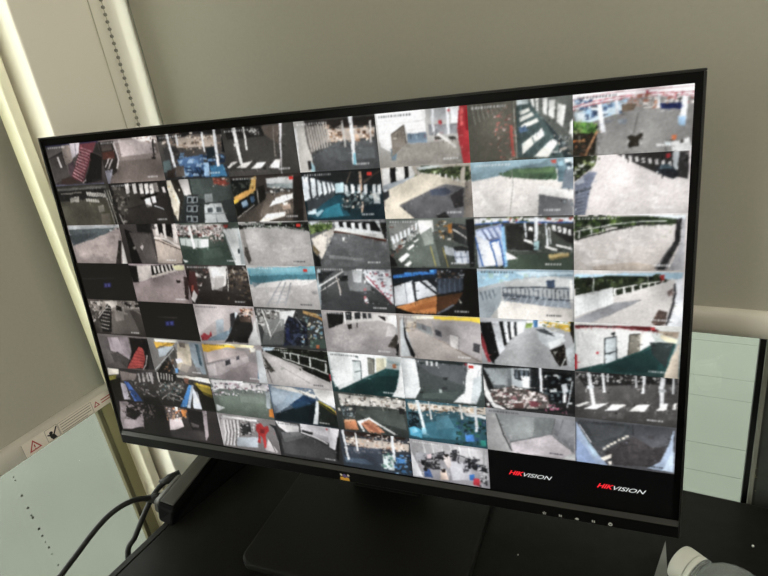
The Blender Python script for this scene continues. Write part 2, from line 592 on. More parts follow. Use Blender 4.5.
def P(col, pts, a=1.0):
    poly = to_can(parse(pts) if isinstance(pts, str) else pts)
    sl, m = mask(poly)
    if sl is not None:
        reg = CAN[sl]
        h_, w_ = m.shape
        f = np.ones((h_, w_), np.float32)
        if m.sum() > 60:                                  # larger patches vary softly, as real surfaces do
            an = rng.uniform(0, 6.283)
            yy = np.linspace(-1, 1, h_)[:, None]; xx = np.linspace(-1, 1, w_)[None]
            f = 1 + .10 * (np.cos(an) * xx + np.sin(an) * yy)
            f = f + .05 * vnoise(h_, w_, 30) + .03 * vnoise(h_, w_, 9)
        reg[m] = reg[m] * (1 - a) + (hexc(col)[None] * f[m][:, None]) * a


def vnoise(h, w, cell):
    gh, gw = int(h / cell) + 3, int(w / cell) + 3
    g = rng.randn(gh, gw)
    yy = np.arange(h) / cell; xx = np.arange(w) / cell
    yi = yy.astype(int); xi = xx.astype(int)
    fy = (yy - yi)[:, None]; fx = (xx - xi)[None]
    fy = fy * fy * (3 - 2 * fy); fx = fx * fx * (3 - 2 * fx)
    return (g[yi][:, xi] * (1 - fy) * (1 - fx) + g[yi + 1][:, xi] * fy * (1 - fx) + g[yi][:, xi + 1] * (1 - fy) * fx + g[yi + 1][:, xi + 1] * fy * fx)


def L(col, w, pts, a=1.0):
    p = parse(pts) if isinstance(pts, str) else pts
    for (ax_, ay), (bx_, by) in zip(p, p[1:]):
        dx, dy = bx_ - ax_, by - ay
        l = math.hypot(dx, dy) or 1
        nx, ny = -dy / l * w / 2, dx / l * w / 2
        P(col, [(ax_ + nx, ay + ny), (bx_ + nx, by + ny), (bx_ - nx, by - ny), (ax_ - nx, ay - ny)], a)


def R(n, dx, dy, col, pts, a=1.0, k=1.0):
    """n copies of a polygon, stepping by (dx,dy), each step scaled by k"""
    p = parse(pts)
    ox = oy = 0.0
    for i in range(n):
        P(col, [(x + ox, y + oy) for x, y in p], a)
        ox += dx; oy += dy
        dx *= k; dy *= k


def C(cols, size, pts, n, a=.9):
    """clutter: n small random quads in the given colours inside an outline"""
    p = parse(pts)
    xs = [q[0] for q in p]; ys = [q[1] for q in p]
    sl, m = mask(to_can(p))
    if sl is None:
        return
    old = CAN[sl].copy()
    cl = cols.split()
    for i in range(int(n * 1.6)):
        x = rng.uniform(min(xs), max(xs)); y = rng.uniform(min(ys), max(ys))
        sz = size * .72
        w = sz * rng.uniform(.3, 1.5); h = sz * rng.uniform(.3, 1.1); sk = rng.uniform(-.5, .5) * h
        P(cl[rng.randint(len(cl))], [(x - w + sk, y - h), (x + w + sk, y - h), (x + w - sk, y + h), (x - w - sk, y + h)], a)
    new = CAN[sl]
    new[~m] = old[~m]


# --- block 1
B(44, 133, 5.818)
T(0, 0, '5a5250', '4a4240', cam='d')
P('34345a', '4,72 312,43 314,58 12,86')
P('6d6561', '10,86 100,75 140,180 150,250 60,300 20,140')
P('57504d', '30,150 120,110 150,250 70,290')
L('2c2827', 7, '28,152 112,110'); L('cfc7c4', 10, '80,140 104,202'); L('302b2a', 5, '100,110 125,190')
P('85776f', '100,75 148,66 172,160 128,190')
P('cbc1c6', '146,60 204,54 208,110 166,152'); L('8a8088', 4, '180,60 188,140')
P('57434a', '146,190 172,155 180,190 165,262 148,240')
P('7c3a42', '206,62 304,55 268,165 228,288 162,262 182,190 204,120')
for i in range(11):
    t = i / 10
    L('c8a0a4', 4.5, [(212 - 44 * t, 86 + 160 * t), (276 - 52 * t, 104 + 176 * t)])
P('262322', '272,106 338,140 342,275 236,292 264,200'); P('3a3634', '310,60 335,130 290,110')
P('4e3a33', '105,268 162,256 215,292 100,302'); L('b9b0ae', 8, '228,290 246,272')
L('6a6a8c', 5, '70,306 350,292')
T(1, 0, '8b7d79', '766861', cam='w')
P('ab9d9a', '432,40 640,28 662,110 455,140')
P('786a63', '440,165 690,140 712,278 388,292')
P('39322f', '314,56 402,44 444,150 425,228 396,250 378,300 334,305')
P('5f362c', '340,116 410,104 414,146 345,156'); P('584c46', '330,70 390,60 400,100 340,110')
L('c9bebb', 10, '404,58 437,150 426,208'); L('b9b0ae', 9, '400,150 374,212'); L('c9c0be', 6, '380,150 358,200')
P('8f8d9a', '344,222 402,210 386,304 328,312'); L('3b3432', 7, '355,210 390,214')
P('efe6e0', '505,26 625,18 655,52 560,50', .8); C('e8ddd5 7a5b50 c9b8b0', 10, '500,24 660,16 690,60 640,62', 20)
L('2b2726', 9, '634,36 642,146'); P('2b2726', '626,140 652,138 650,152 630,152'); P('6c605a', '640,60 700,50 712,130 660,120')
T(0, 1, '4d4a41', '57533f', ts=None, cam=None)
P('2d2b29', '74,320 350,314 372,372 90,402'); P('5c584a', '105,430 230,398 335,440 345,540 128,542')
P('6d6b66', '80,325 360,306 362,320 82,340'); R(11, 10, 0.6, 'bdb9ae', '246,344 254,344 262,368 255,368')
P('9a958a', '152,376 206,368 206,400 156,404'); R(6, 13, 1, 'a5a197', '244,380 254,380 260,398 250,400')
L('857f75', 8, '100,355 220,345'); P('7d786c', '315,425 350,418 356,456 322,462'); P('6a6255', '335,470 385,465 395,530 340,530')
for i in range(4):
    L('8f8c84', 5, [(352 + 14 * i, 330), (420 + 16 * i, 540)]); L('3a3833', 4, [(360 + 14 * i, 330), (428 + 16 * i, 540)])
T(1, 1, '2f2b29', '37322e', cam='w')
P('4b453f', '400,320 470,310 590,360 590,410 480,440 470,530')
C('6b655d 2b2826 847e74', 12, '385,310 470,310 500,500 470,540', 40)
for x in (470, 512, 552, 584, 612):
    P('e0d8d2', [(x, 296), (x + 22, 292), (x + 32, 348), (x + 12, 356)])
P('e4dbd6', '684,314 700,312 712,345 696,348'); P('8a817b', '632,292 660,288 670,340 648,345')
P('ece6e4', '586,382 618,376 628,425 600,430'); P('dcd8d8', '624,370 648,366 656,405 634,408'); L('c9c9cf', 5, '640,420 700,445'); P('16130f', '560,375 660,345 662,356 570,390')
P('423d38', '480,450 600,412 700,450 755,530 480,535', .6)
L('a29c95', 7, '440,470 470,540')
# --- block 2
B(155, 118, 4.987)
T(2, 0, '6a6058', '35383a')
P('2c2a2b', '5,90 350,45 352,78 200,80 15,120'); P('d7c3b0', '110,100 300,85 300,140 110,150', .8); C('efe0cf 8d7766 5d4d42 b89e86', 9, '40,95 340,75 350,150 60,170', 60)
P('3f3d3c', '40,150 110,145 130,200 60,230'); P('5c6f70', '42,215 80,210 85,270 45,270')
P('41638f', '115,205 240,180 252,285 135,292'); C('2f5a92 5f8ab8 88a6c4 1d3350', 14, '115,190 345,180 360,290 130,295', 60)
P('9cc3e6', '242,222 268,220 272,285 248,288'); P('3b7fae', '272,240 340,230 362,288 280,292'); P('5a5048', '105,240 145,238 150,290 105,292')
P('3c3029', '62,262 105,255 100,300 62,300')
for x0_, y0_, x1_, y1_, w_ in ((58, 80, 102, 245, 13), (104, 82, 116, 140, 8), (232, 70, 248, 170, 9), (292, 56, 318, 240, 14)):
    L('dfe0e2', w_, [(x0_, y0_), (x1_, y1_)])
P('25323a', '255,150 296,140 305,200 260,205'); P('1f2426', '330,60 356,60 360,170 335,170')
T(3, 0, '46433f', '4b4843')
P('2a2826', '345,50 540,35 545,90 360,110'); C('d9d6d0 5d5a56', 6, '470,55 520,50 520,82 470,85', 24)
P('5d5249', '530,40 625,30 632,140 600,120 545,80'); L('8a8078', 5, '590,40 600,190')
L('e6e5e2', 15, '390,50 434,235'); L('c9c7c3', 9, '442,44 462,160'); P('b8b6b2', '392,128 420,124 422,140 396,144')
for p_ in ('360,245 385,220 415,218 372,248', '408,248 440,225 490,214 455,248', '480,252 512,222 556,218 530,250', '566,248 602,206 626,204 622,246'):
    P('f4f0ea', p_)
P('333230', '540,245 556,235 556,258 542,262'); P('56524e', '365,260 635,255 635,280 365,292')
P('c6c3c6', '618,22 632,20 634,275 630,275')
# left part of the next feed belongs to it (white wall)
T(2, 1, '3d4542', '343a38', ts=None, cam=None)
P('39322c', '55,310 130,306 145,400 120,520 70,460'); P('e6dcc6', '56,312 78,310 126,420 118,515 96,470'); C('d6bb78 f3ecdc b2a58e', 9, '60,330 110,330 120,500 95,480', 14)
P('c7c1bc', '116,308 164,304 182,385 148,384'); P('4e5955', '175,306 370,296 380,400 300,420 190,390')
P('9a4032', '292,302 340,298 372,330 330,335 295,325'); C('c26a50 d9c6be 6a3a30', 8, '290,300 372,298 375,340 300,335', 14)
P('33383a', '150,385 215,380 220,520 150,522')
for gy in (392, 436, 488):
    for gx in (160, 188):
        P('9aa3a6', [(gx, gy), (gx + 26, gy - 2), (gx + 26, gy + 30), (gx, gy + 32)]); P('20262a', [(gx + 4, gy + 6), (gx + 21, gy + 4), (gx + 21, gy + 26), (gx + 4, gy + 27)])
P('b5bab9', '246,428 330,424 368,520 252,522'); P('848b8a', '248,380 286,376 290,418 250,420')
for gx, gy in ((262, 446), (306, 444)):
    P('4e5658', [(gx, gy), (gx + 26, gy - 1), (gx + 30, gy + 24), (gx + 2, gy + 26)])
L('7a8080', 4, '250,478 360,475'); L('7a8080', 4, '296,428 312,520')
T(3, 1, '3e3530', '5d534a', dot=True)
P('1d2321', '380,310 500,295 480,350 400,400 390,470'); C('52594f 2d3029', 12, '380,300 490,295 470,350 395,400', 20)
P('c79a4c', '480,300 505,292 502,350 470,356'); P('e3a64e', '395,395 440,368 500,345 505,372 400,420'); P('f4c63c', '394,410 418,402 420,424 398,430')
P('1f211f', '400,430 505,360 520,430 415,500'); P('4f6d8c', '430,420 458,404 468,434 440,452'); P('a8c4d8', '432,424 456,408 466,430 440,446', .7); P('3d5a78', '474,395 494,384 500,415 482,424')
L('b7ada4', 5, '415,500 500,430'); P('26231f', '505,345 545,335 556,400 520,430'); L('9a9288', 4, '508,350 520,430')
P('c3c5c4', '552,302 690,286 692,326 560,332'); P('8f9999', '556,326 692,322 690,352 560,345'); C('2b2d2f d4d2cc 5c6163', 8, '555,348 680,345 685,370 560,372', 22)
P('6b5f54', '560,375 690,368 690,470 520,500'); P('f8f4ee', '602,398 690,374 690,400 570,442'); P('f6efe4', '520,518 560,478 655,466 650,488 560,516')
P('a28a78', '632,430 672,426 676,452 640,456'); P('e7ded4', '638,420 660,418 662,432 642,434'); P('2e2925', '690,290 732,285 745,520 690,520')
# --- block 3
B(292, 103, 4.174)
T(4, 0, '4d4c49', '55585a', ts='w')
P('2f2825', '40,78 345,52 348,92 60,105'); P('e7d3c2', '150,108 345,100 345,140 140,165', .75); C('f6e6d6 a77f60 6a4a38 d9b79a', 8, '135,100 345,92 348,160 125,170', 70)
P('bdb9b2', '0,80 50,76 98,286 0,292'); P('d3d3d2', '0,110 20,104 36,284 0,290'); P('87807a', '50,90 138,96 150,150 80,215 64,170')
R(8, 11, -3, 'b0a9a0', '60,100 66,99 88,200 82,205'); P('56595b', '90,220 190,160 345,155 364,275 100,282'); P('6e7477', '180,190 340,180 350,230 200,240', .5)
P('93bcc8', '78,240 96,262 98,284 82,285'); P('33302f', '66,240 78,238 84,275 72,280')
L('eceeef', 15, '244,55 262,255'); L('c5c2bd', 9, '208,72 224,185'); L('cfcbc6', 8, '326,72 332,165')
P('7fc3d6', '256,210 266,208 270,256 258,257')
T(5, 0, 'c3c2c0', '96928a', ts='d', dot=False)
P('f0efee', '352,45 555,20 562,130 480,128 470,90 412,130 432,215 370,180'); R(5, 0, 17, 'dcdad8', '360,60 555,36 555,39 360,63')
P('6f8ea0', '412,190 440,184 436,240 420,238'); P('6c8295', '482,130 562,120 564,165 484,168'); P('897f73', '414,132 466,92 478,170 420,225'); L('4e463e', 4, '414,132 466,92 478,170')
P('918c83', '438,215 480,172 560,166 690,150 740,248 430,262'); C('a39e95 837d74', 16, '450,190 690,170 720,240 440,255', 30, .35)
P('b2b4b6', '576,20 645,14 648,70 580,75'); P('8a8c90', '570,90 690,85 690,125 575,135'); L('e9ecef', 10, '588,28 592,120'); L('e9ecef', 11, '650,14 652,130'); P('d8343a', '612,72 626,70 628,86 614,88'); P('eceef0', '662,14 696,10 700,80 664,84')
P('46403a', '594,140 622,136 624,150 598,154'); P('c8c5c0', '612,122 690,180 684,190 604,132'); P('4a4742', '652,142 684,140 686,154 660,154')
P('c42c34', '696,8 748,4 752,248 716,250 690,110'); P('b31a26', '722,30 736,28 742,120 726,110'); P('f05a58', '700,20 712,18 714,90 702,92'); P('d8343a', '652,28 662,26 662,36 652,38')
T(4, 1, '1c2224', '1c3d48', dot=True)
P('24282a', '10,290 130,285 370,280 372,345 180,330 130,330'); L('c5a285', 11, '284,285 296,455'); L('6d5b4a', 5, '245,285 230,335'); L('5d4c40', 9, '368,282 298,332')
P('40474c', '40,310 180,330 180,385 75,470'); 
for x_, w_, y0_, y1_ in ((44, 24, 306, 412), (78, 18, 314, 398), (104, 14, 320, 392), (126, 12, 326, 388), (146, 9, 330, 380), (162, 8, 332, 374)):
    P('e6eef2', [(x_, y0_), (x_ + w_, y0_ + 3), (x_ + w_ + 10, y1_ - 14), (x_ + 10, y1_)])
P('b9d6de', '180,336 216,330 218,374 182,376'); P('1f5668', '180,385 225,378 215,430 250,470 100,484 66,472'); P('2b93ab', '140,440 200,415 215,470 120,480', .7)
for x_ in (220, 246, 272, 300, 338, 358):
    P('d3d7d8', [(x_, 340), (x_ + 14, 338), (x_ + 15, 378), (x_ + 1, 380)])
C('a9b8bb 3f4a4c d8c9b8 20272a 6c7d80', 10, '215,380 370,370 375,430 220,440', 70); P('1a2f38', '300,430 385,400 390,480 290,482')
P('cfe4ea', '66,452 100,440 104,462 70,466'); P('8fb6c2', '96,462 126,444 132,452 108,476'); P('d6d8d6', '338,375 366,370 370,420 344,418', .7)
T(5, 1, 'a89f92', '6d6a67', ts=None)
P('dcdad6', '372,274 500,264 520,310 382,350'); P('17191a', '408,272 432,268 436,330 412,336'); P('1b1c1c', '468,266 486,264 490,312 472,316'); L('8b8e8c', 5, '378,362 520,312'); P('a9b3bb', '378,345 520,300 530,316 384,368')
P('3c4a2c', '520,275 740,262 745,320 640,300 540,292'); C('52663a 2b3620 6a7a48', 12, '520,270 740,262 740,325 560,295', 50); P('cfd9dd', '515,264 640,258 600,270 530,280', .8)
R(8, 24, 6, 'e3e3de', '592,284 598,284 599,306 593,306'); L('e0e0da', 4, '540,292 720,330')
P('d8cdb8', '382,372 540,294 610,300 720,335 720,350 625,340 450,425 520,486 392,488'); P('66666a', '450,430 560,372 640,338 725,350 715,488 520,488'); P('4b5468', '575,362 640,352 668,372 640,386 580,384')
P('3d3a3c', '660,390 715,350 715,430 680,440'); P('8a8177', '720,330 752,322 758,490 716,490'); P('bdb3a4', '706,268 724,266 720,335 700,325'); P('2c2a2a', '600,470 640,455 660,478 620,488')
P('3a3f44', '380,370 404,366 408,392 384,404'); P('dfe4e8', '384,362 396,360 396,370 386,372')
# --- block 4
B(466, 80, 3.339)
T(6, 0, '5e5c50', '565548')
P('6a675a', '8,72 150,60 170,260 10,275', .6)
for i in range(8):
    L('8f8f86', 2.6, [(18 + 15 * i, 82 + i), (32 + 15 * i, 150 - 8 * i)])
C('c86a5e d8b8b0 8a4a42 6e5f55', 6, '100,140 165,120 165,255 90,262', 40); C('8f6a60 74695e', 6, '60,100 160,80 160,220 80,220', 30); L('d8584c', 8, '150,150 156,250'); L('b9b9ae', 3, '158,70 170,262')
P('4e6463', '168,62 210,62 330,235 356,262 170,258'); P('6b706a', '205,62 358,50 358,240 330,220 250,125')
for p_ in ('216,62 226,61 228,92 219,82', '232,61 240,60 242,106 234,100', '256,62 272,60 270,118 258,110', '278,68 298,66 294,130 276,118', '306,78 334,82 324,158 302,138', '348,140 357,130 357,190 346,175'):
    P('f2f2ee', p_)
for p_ in ('178,104 210,92 212,104 182,118', '178,126 220,106 228,118 182,140', '182,152 238,126 244,138 190,164', '186,214 254,160 262,182 188,250', '226,256 286,196 308,206 276,258'):
    P('f0efe6', p_)
P('3b4a4e', '250,118 340,220 356,262 330,262 300,200'); C('8d9698 2c3436 b4aca0', 7, '290,175 345,190 352,250 310,235', 16); P('5878a0', '176,158 200,154 206,170 180,176'); P('b9c4c4', '168,66 206,62 208,80 170,84'); L('4e6463', 4, '222,190 232,225')
T(7, 0, '8b8986', '7a7873', ts='d')
P('f3eff0', '356,48 764,6 764,52 600,56 480,68 356,100'); 
for pts_ in ('356,100 430,80 520,62 620,52 764,48', '356,90 430,70 520,54 620,43 764,38'):
    L('b83848', 2.8, pts_)
L('b8848c', 3, '356,66 500,40 764,18'); P('c04050', '600,34 610,33 610,52 603,52')
P('c9dde8', '360,110 450,88 540,76 540,100 420,140 366,142'); C('4e6f9c 9fc4e0 e8f2f8 2f4468', 12, '360,95 540,66 535,108 370,140', 45); C('a5664e e6dcd6 b2a8a2', 9, '520,70 690,50 690,78 530,92', 30)
P('75624f', '520,84 570,78 560,100 520,106'); P('1c2a66', '648,78 720,74 722,94 650,96'); C('c0443c e8e0dc 8a8a8a', 7, '640,52 760,44 760,76 650,78', 20)
P('8f8e8c', '440,140 560,100 750,96 752,234 440,250', .7); L('62605c', 4, '575,110 560,180'); L('6a6864', 3, '568,150 575,110')
L('f1f4f8', 16, '446,80 458,175'); L('e4eaf0', 11, '502,66 506,114'); L('f4f6fa', 20, '733,50 722,150'); P('8fb4d4', '708,118 734,118 732,152 710,150'); L('e6eaee', 9, '645,50 642,90')
P('2f2b20', '356,140 440,150 430,250 358,254'); P('5c9440', '374,148 416,142 436,166 412,172 372,168'); C('7cc04c 3c6a28 88a850', 9, '360,140 440,140 436,176 360,176', 25); P('d8742c', '358,202 372,200 374,214 358,216'); L('c08458', 8, '438,170 398,250'); C('7a4a32 c8864c 2c2620', 8, '358,200 420,180 400,250 358,252', 16)
P('2f2a22', '538,192 550,184 566,189 590,176 593,186 578,203 580,221 562,221 546,227 538,215 548,204'); P('e8703c', '688,184 706,182 702,200 690,200'); P('f0f0ee', '684,208 744,190 750,214 700,222'); P('d9d9d8', '690,222 752,210 752,234 688,236'); P('55504c', '716,196 730,194 728,208 716,208'); L('f0f0f0', 4, '636,214 662,216'); P('d9e6ea', '664,204 684,206 688,218 668,216')
T(6, 1, 'd8d2cc', 'c9c4bf', ts='w')
P('6f8a94', '14,280 358,256 358,300 200,296 110,320 20,340'); P('86a4b0', '14,274 280,258 250,276 100,300 18,314'); P('4c684a', '108,312 160,296 300,290 304,334 230,332 120,322'); P('668a58', '170,300 290,294 290,310 180,310', .7); P('3c5a40', '250,316 304,312 304,334 240,332')
C('c2bcb6 e6e2de b4aeaa', 14, '20,330 300,340 250,450 20,452', 40, .35); L('8a8884', 2.5, '152,300 158,350 146,450')
P('5d7c88', '304,276 330,274 334,340 308,338'); P('8fb6c4', '308,270 326,270 330,285 306,288'); P('6f7c88', '330,300 358,290 358,364 320,360'); P('dcecf2', '330,262 358,258 358,295 340,300'); P('c94a3c', '284,266 304,264 300,278 288,278'); P('3f5468', '336,275 352,274 352,288 336,288')
P('f1eeea', '240,352 358,368 358,402 244,384'); P('75777a', '244,382 358,398 358,454 240,452')
T(7, 1, 'd4ccca', 'cbc4c1', ts=None)
P('2c3420', '360,256 440,248 430,285 362,340'); C('8a9a5c d8dcd4 3c4a2a', 8, '362,255 440,250 430,290 366,330', 25); P('6c7488', '362,345 410,306 438,308 418,350 398,450 362,452'); P('48505c', '362,370 420,355 418,364 362,384'); R(7, 0, 12, '8d95a4', '364,380 396,372 396,376 364,384', .7); P('9aa0ac', '366,340 392,320 396,340 370,352')
P('3a3838', '500,246 745,236 744,330 640,312 560,276'); R(9, 22, 3, 'dcd8d6', '520,250 530,249 533,268 523,266'); P('b6bcc0', '690,240 712,238 708,300 692,296'); P('2a3038', '634,290 690,286 712,312 690,332 640,314'); P('3f5560', '650,282 680,280 690,296 648,298'); P('d8dcdc', '634,304 642,304 642,312 636,312'); P('d02c34', '668,246 682,244 682,258 668,260'); C('c0b8b4 e4dedc', 16, '440,290 640,310 740,350 740,440 420,450', 50, .4)
# --- block 5
B(66, 222, 6.0)
T(0, 2, 'a39490', '8f817c', ts=None, cam=None)
P('a9adae', '12,22 320,18 320,34 18,48'); P('5c6668', '18,46 300,34 240,72 46,142'); P('4c5458', '22,80 200,62 120,110 44,140'); P('b0a09b', '60,140 260,66 322,70 305,248 70,248', .8); C('b9a9a4 8d7f7a', 20, '80,120 300,80 300,240 80,240', 30, .3)
P('3a3330', '318,112 334,112 332,248 302,248'); P('d9d2cc', '336,120 352,160 370,248 340,248'); P('554c47', '334,100 350,100 400,248 372,248'); C('d8dcd8 6a7072 3a3c3c', 9, '270,20 420,12 420,50 280,52', 30)
T(1, 2, '4a4442', '3e3836', ts=None)
P('1e1b1a', '350,40 400,60 460,248 400,248'); P('5b5350', '380,60 510,80 556,250 460,250'); P('262322', '420,10 510,10 520,70 430,60'); P('d0c6c2', '446,150 460,134 468,146 460,170'); P('8f8682', '405,150 420,145 420,164 408,166')
P('c2b1a4', '532,90 700,160 700,250 556,250'); P('b5a79e', '520,40 680,80 700,160 640,130 530,84'); L('e5dad2', 12, '530,92 600,104 690,152'); L('5a4a40', 5, '534,104 690,166')
P('1c1918', '548,12 668,10 668,100 560,70'); P('e6ddd6', '530,14 548,12 560,82 540,80'); P('e6ddd6', '578,12 596,10 608,98 594,96'); P('ddd2cc', '634,12 662,10 674,128 650,122'); P('c9bdb6', '566,64 584,66 586,92 570,90')
T(0, 3, '1d1c1a', '1e1d1b', ts=None, cam=None)
P('302f58', '228,366 272,362 274,390 230,394', .8); L('2c2a28', 6, '100,340 290,336'); P('5c5c9a', '236,370 244,370 246,388 238,388', .6); P('5c5c9a', '252,368 264,368 266,386 254,386', .6)
T(1, 3, '97878a', '8a7a78', ts=None)
P('b9afa8', '382,262 520,258 512,335 430,362'); P('9c8c88', '420,370 700,290 740,486 430,470', .6); P('1e1b1a', '508,260 660,256 640,296 520,322'); R(6, 23, -2, 'dcd4cc', '522,264 534,263 548,306 536,308'); P('d5c8bd', '510,322 640,288 660,296 520,336'); P('e6e2b0', '640,258 710,262 712,290 660,288'); P('2f2624', '664,350 688,350 688,364 668,366'); P('1e1c1b', '376,260 425,262 440,360 405,362'); P('3c2c28', '706,330 735,320 740,470 720,460')
# --- block 6
B(174, 218, 5.189)
T(2, 2, '4f5c52', '46544c')
P('8c8580', '5,35 250,28 270,70 20,95'); C('e4ded8 6a3a36 3a3230 b89a94 d8ccc8', 10, '10,40 250,34 250,95 20,100', 80); P('b9c0bc', '30,105 180,108 182,158 140,156 40,140'); P('e0e4e2', '140,110 180,108 180,156 142,156'); R(3, 32, 4, '8f9894', '58,108 64,108 66,142 60,142'); L('e6e6e2', 13, '78,40 108,160'); L('d0ccc8', 6, '212,50 222,120')
P('3e5448', '45,165 260,140 300,210 310,242 60,242', .7); P('5d7064', '150,165 240,150 260,200 160,215', .4); C('c9b8b0 7a6660 e8e0dc', 7, '185,80 260,70 260,120 190,120', 20)
P('d9dcda', '252,58 340,50 372,244 322,244'); P('b23830', '256,36 284,32 280,50 260,52'); L('8c9a98', 4, '262,80 320,220'); P('3a4a50', '332,160 344,158 346,182 334,184'); P('d8dcd8', '48,215 80,224 60,232'); P('b4bcbc', '330,60 345,58 375,240 350,242')
T(3, 2, 'b4b0ad', 'a8a4a1', cam='d', dot=True)
P('20241f', '290,36 720,16 710,72 560,48 400,48 340,60'); C('3c5038 6a7a60 1c1c1a', 8, '345,30 720,20 705,60 360,50', 30); L('d8dcd4', 3, '360,52 470,42 600,48 700,70'); R(8, 40, -1, 'd8dcd8', '380,38 384,38 385,50 381,50')
C('c4c0bd a09c99 bcb8b6', 18, '370,80 690,70 720,240 400,240', 60, .35); P('56504a', '366,150 384,150 404,220 390,238 368,190'); P('98928c', '346,60 362,54 385,150 366,150')
T(2, 3, '4c4643', '37322f')
P('aba39e', '5,270 60,265 76,440 10,440'); P('cfcac6', '180,250 275,250 270,350 200,380'); P('e8e6e2', '190,250 270,250 262,310 205,310'); P('8d8783', '215,300 262,300 250,400 200,400', .6); P('352f2c', '100,400 210,370 330,400 410,440 410,452 100,450'); C('8f8680 3a302c d0c8c2 6a4a42', 10, '60,250 190,250 160,330 130,380', 50); P('5f3230', '55,280 110,275 130,390 105,420 75,400'); P('2b201e', '52,270 80,270 70,430 50,360'); P('b84a3c', '92,350 104,346 102,378 92,384'); P('e2dcd6', '104,370 122,400 110,440 92,420'); C('51443a 2a2420 8a7a68 6f5c48', 12, '280,255 390,260 410,430 300,380', 60); L('cfcac4', 4, '276,255 284,380'); L('c2bcb4', 5, '358,250 395,300')
T(3, 3, 'bdb9b6', 'aba7a4', cam='d', dot=True)
P('5fa0b0', '380,258 735,250 745,318 600,318 400,340'); P('3a7484', '390,300 740,290 745,320 600,318 398,345', .8); P('8cc0cc', '400,262 720,256 720,278 400,290', .6); P('f1ede9', '420,345 600,318 740,322 700,345 430,362', .6)
C('c9c5c2 b0acaa', 18, '400,360 740,340 750,450 420,450', 50, .35)
for i in range(3):
    L('8f8f94', 7, [(556 + 26 * i, 330 + 2 * i), (486 + 46 * i, 455)], .8)
for i in range(4):
    L('94949a', 4, [(520 - 8 * i, 385 + 18 * i), (600 - 4 * i, 382 + 18 * i)], .7)
P('6c7a80', '404,330 450,340 420,358'); P('8d8a8c', '715,380 745,376 748,396 722,396', .7)
# --- block 7
B(307, 214, 4.414)
T(4, 2, '6c6e70', '5d5f60')
P('4d6a30', '8,45 110,34 110,58 20,90'); C('6a8a40 2f4a20 88a058', 9, '8,40 115,36 110,66 14,92', 30); P('d9e4ea', '6,34 60,30 20,50'); P('ddd4c8', '18,108 118,60 124,76 66,200 30,140'); P('8c857c', '118,62 128,60 128,78 118,80'); P('7d6a4c', '24,130 60,170 45,180 28,160'); P('1e1f20', '28,165 60,200 64,232 36,230')
P('cdd0d0', '120,34 320,28 345,110 300,100 128,72'); P('1c1d1f', '134,34 300,30 330,80 260,68 140,56'); R(5, 34, 2, 'dfe2e2', '124,34 140,34 146,66 130,66', 1, 1.0); P('54281c', '120,74 200,76 350,112 350,124 200,88 120,82'); P('d9dad6', '124,62 340,92 350,112 120,72'); P('262626', '320,40 350,36 352,110 340,108')
C('7a7c7e 5e6062', 18, '90,100 350,120 370,230 70,230', 50, .4); P('e6e6e2', '156,105 168,104 166,120 158,122', .8); P('9a9c9c', '100,180 250,195 240,206 100,196', .5)
T(5, 2, '6a716a', '4a504a')
P('f2f2ee', '490,28 556,26 560,80 500,90'); P('8a8d88', '360,45 480,30 500,80 380,160')
for i in range(7):
    P('e6eaec', [(372 + 18 * i, 100 - 10 * i), (382 + 18 * i, 96 - 10 * i), (392 + 16 * i, 128 - 10 * i), (382 + 16 * i, 136 - 10 * i)])
C('3c4240 c8ccc8 1e2222 7a4a40', 9, '372,150 480,60 500,80 420,150 380,200', 50); P('667068', '440,130 550,60 590,230 440,234'); P('b8beb4', '500,80 556,70 560,130 520,140', .5)
for p_ in ('405,200 440,170 455,180 420,215', '430,225 455,205 465,215 450,232', '440,150 470,132 476,140 450,160', '470,120 490,108 494,114 476,126'):
    P('eef0ea', p_)
L('b8a848', 4, '545,140 570,232'); L('b8a040', 4, '600,150 625,235'); C('d8d4cc 6a5a4a b08040 404440', 8, '570,30 640,30 650,120 590,110', 40); P('c07830', '622,44 640,42 644,80 628,84'); P('3c3e40', '640,40 730,50 730,150 650,120'); L('d8d4ce', 6, '645,66 728,120'); L('8a6a52', 5, '670,50 728,80'); P('c9cfd8', '640,150 726,164 722,218 660,218'); P('2a2e30', '644,144 690,140 728,164 650,162'); R(3, 26, 1, '7a88a0', '650,164 655,164 664,216 659,216'); L('8c98b0', 4, '652,188 724,190'); P('9aa0a4', '605,140 640,150 650,185 612,180'); P('1d1f20', '700,20 740,20 740,235 720,235'); P('1c1c1c', '364,180 392,200 400,230 366,232')
T(4, 3, '5a5c5d', '3f4142')
P('e3e5e6', '200,245 245,245 240,300 205,300'); P('8d9091', '160,250 260,250 290,340 190,340', .6); P('424446', '66,400 200,340 350,400 380,430 70,432', .8); P('a8b4b8', '45,245 60,245 66,430 45,430'); L('dfe0de', 7, '52,320 160,252'); L('c8c6c2', 4, '55,345 150,280'); P('2a2e30', '48,260 120,250 55,310'); P('26292b', '140,275 180,270 180,294 145,294'); L('d0ccc8', 4, '128,270 150,360'); L('b9a89c', 3, '130,280 152,350'); P('d8dce0', '250,245 368,245 385,400 330,350 260,290'); C('b06068 e8ecf0 6a6a78 f4f4f6', 8, '255,250 370,250 382,395 300,320', 70); L('a03848', 4, '262,270 380,400'); C('2c2e30 8a8a90', 6, '240,268 330,340 380,420 360,420 300,360', 20)
T(5, 3, '23262a', '1c1a18', ts=None)
P('2568c0', '378,270 570,242 572,262 380,288'); P('3a8ae0', '430,258 560,246 560,252 432,266'); P('1d2a38', '378,284 570,262 570,285 380,306'); P('2f3238', '440,245 540,242 540,255 440,258')
P('d9dce0', '384,320 466,292 484,388 390,408'); P('cfd3d8', '476,300 570,284 574,356 486,380'); L('8a9098', 4, '432,304 444,396'); L('3c4046', 9, '466,295 482,388'); L('2a2e34', 9, '492,288 574,352'); P('23272e', '520,285 566,282 574,330')
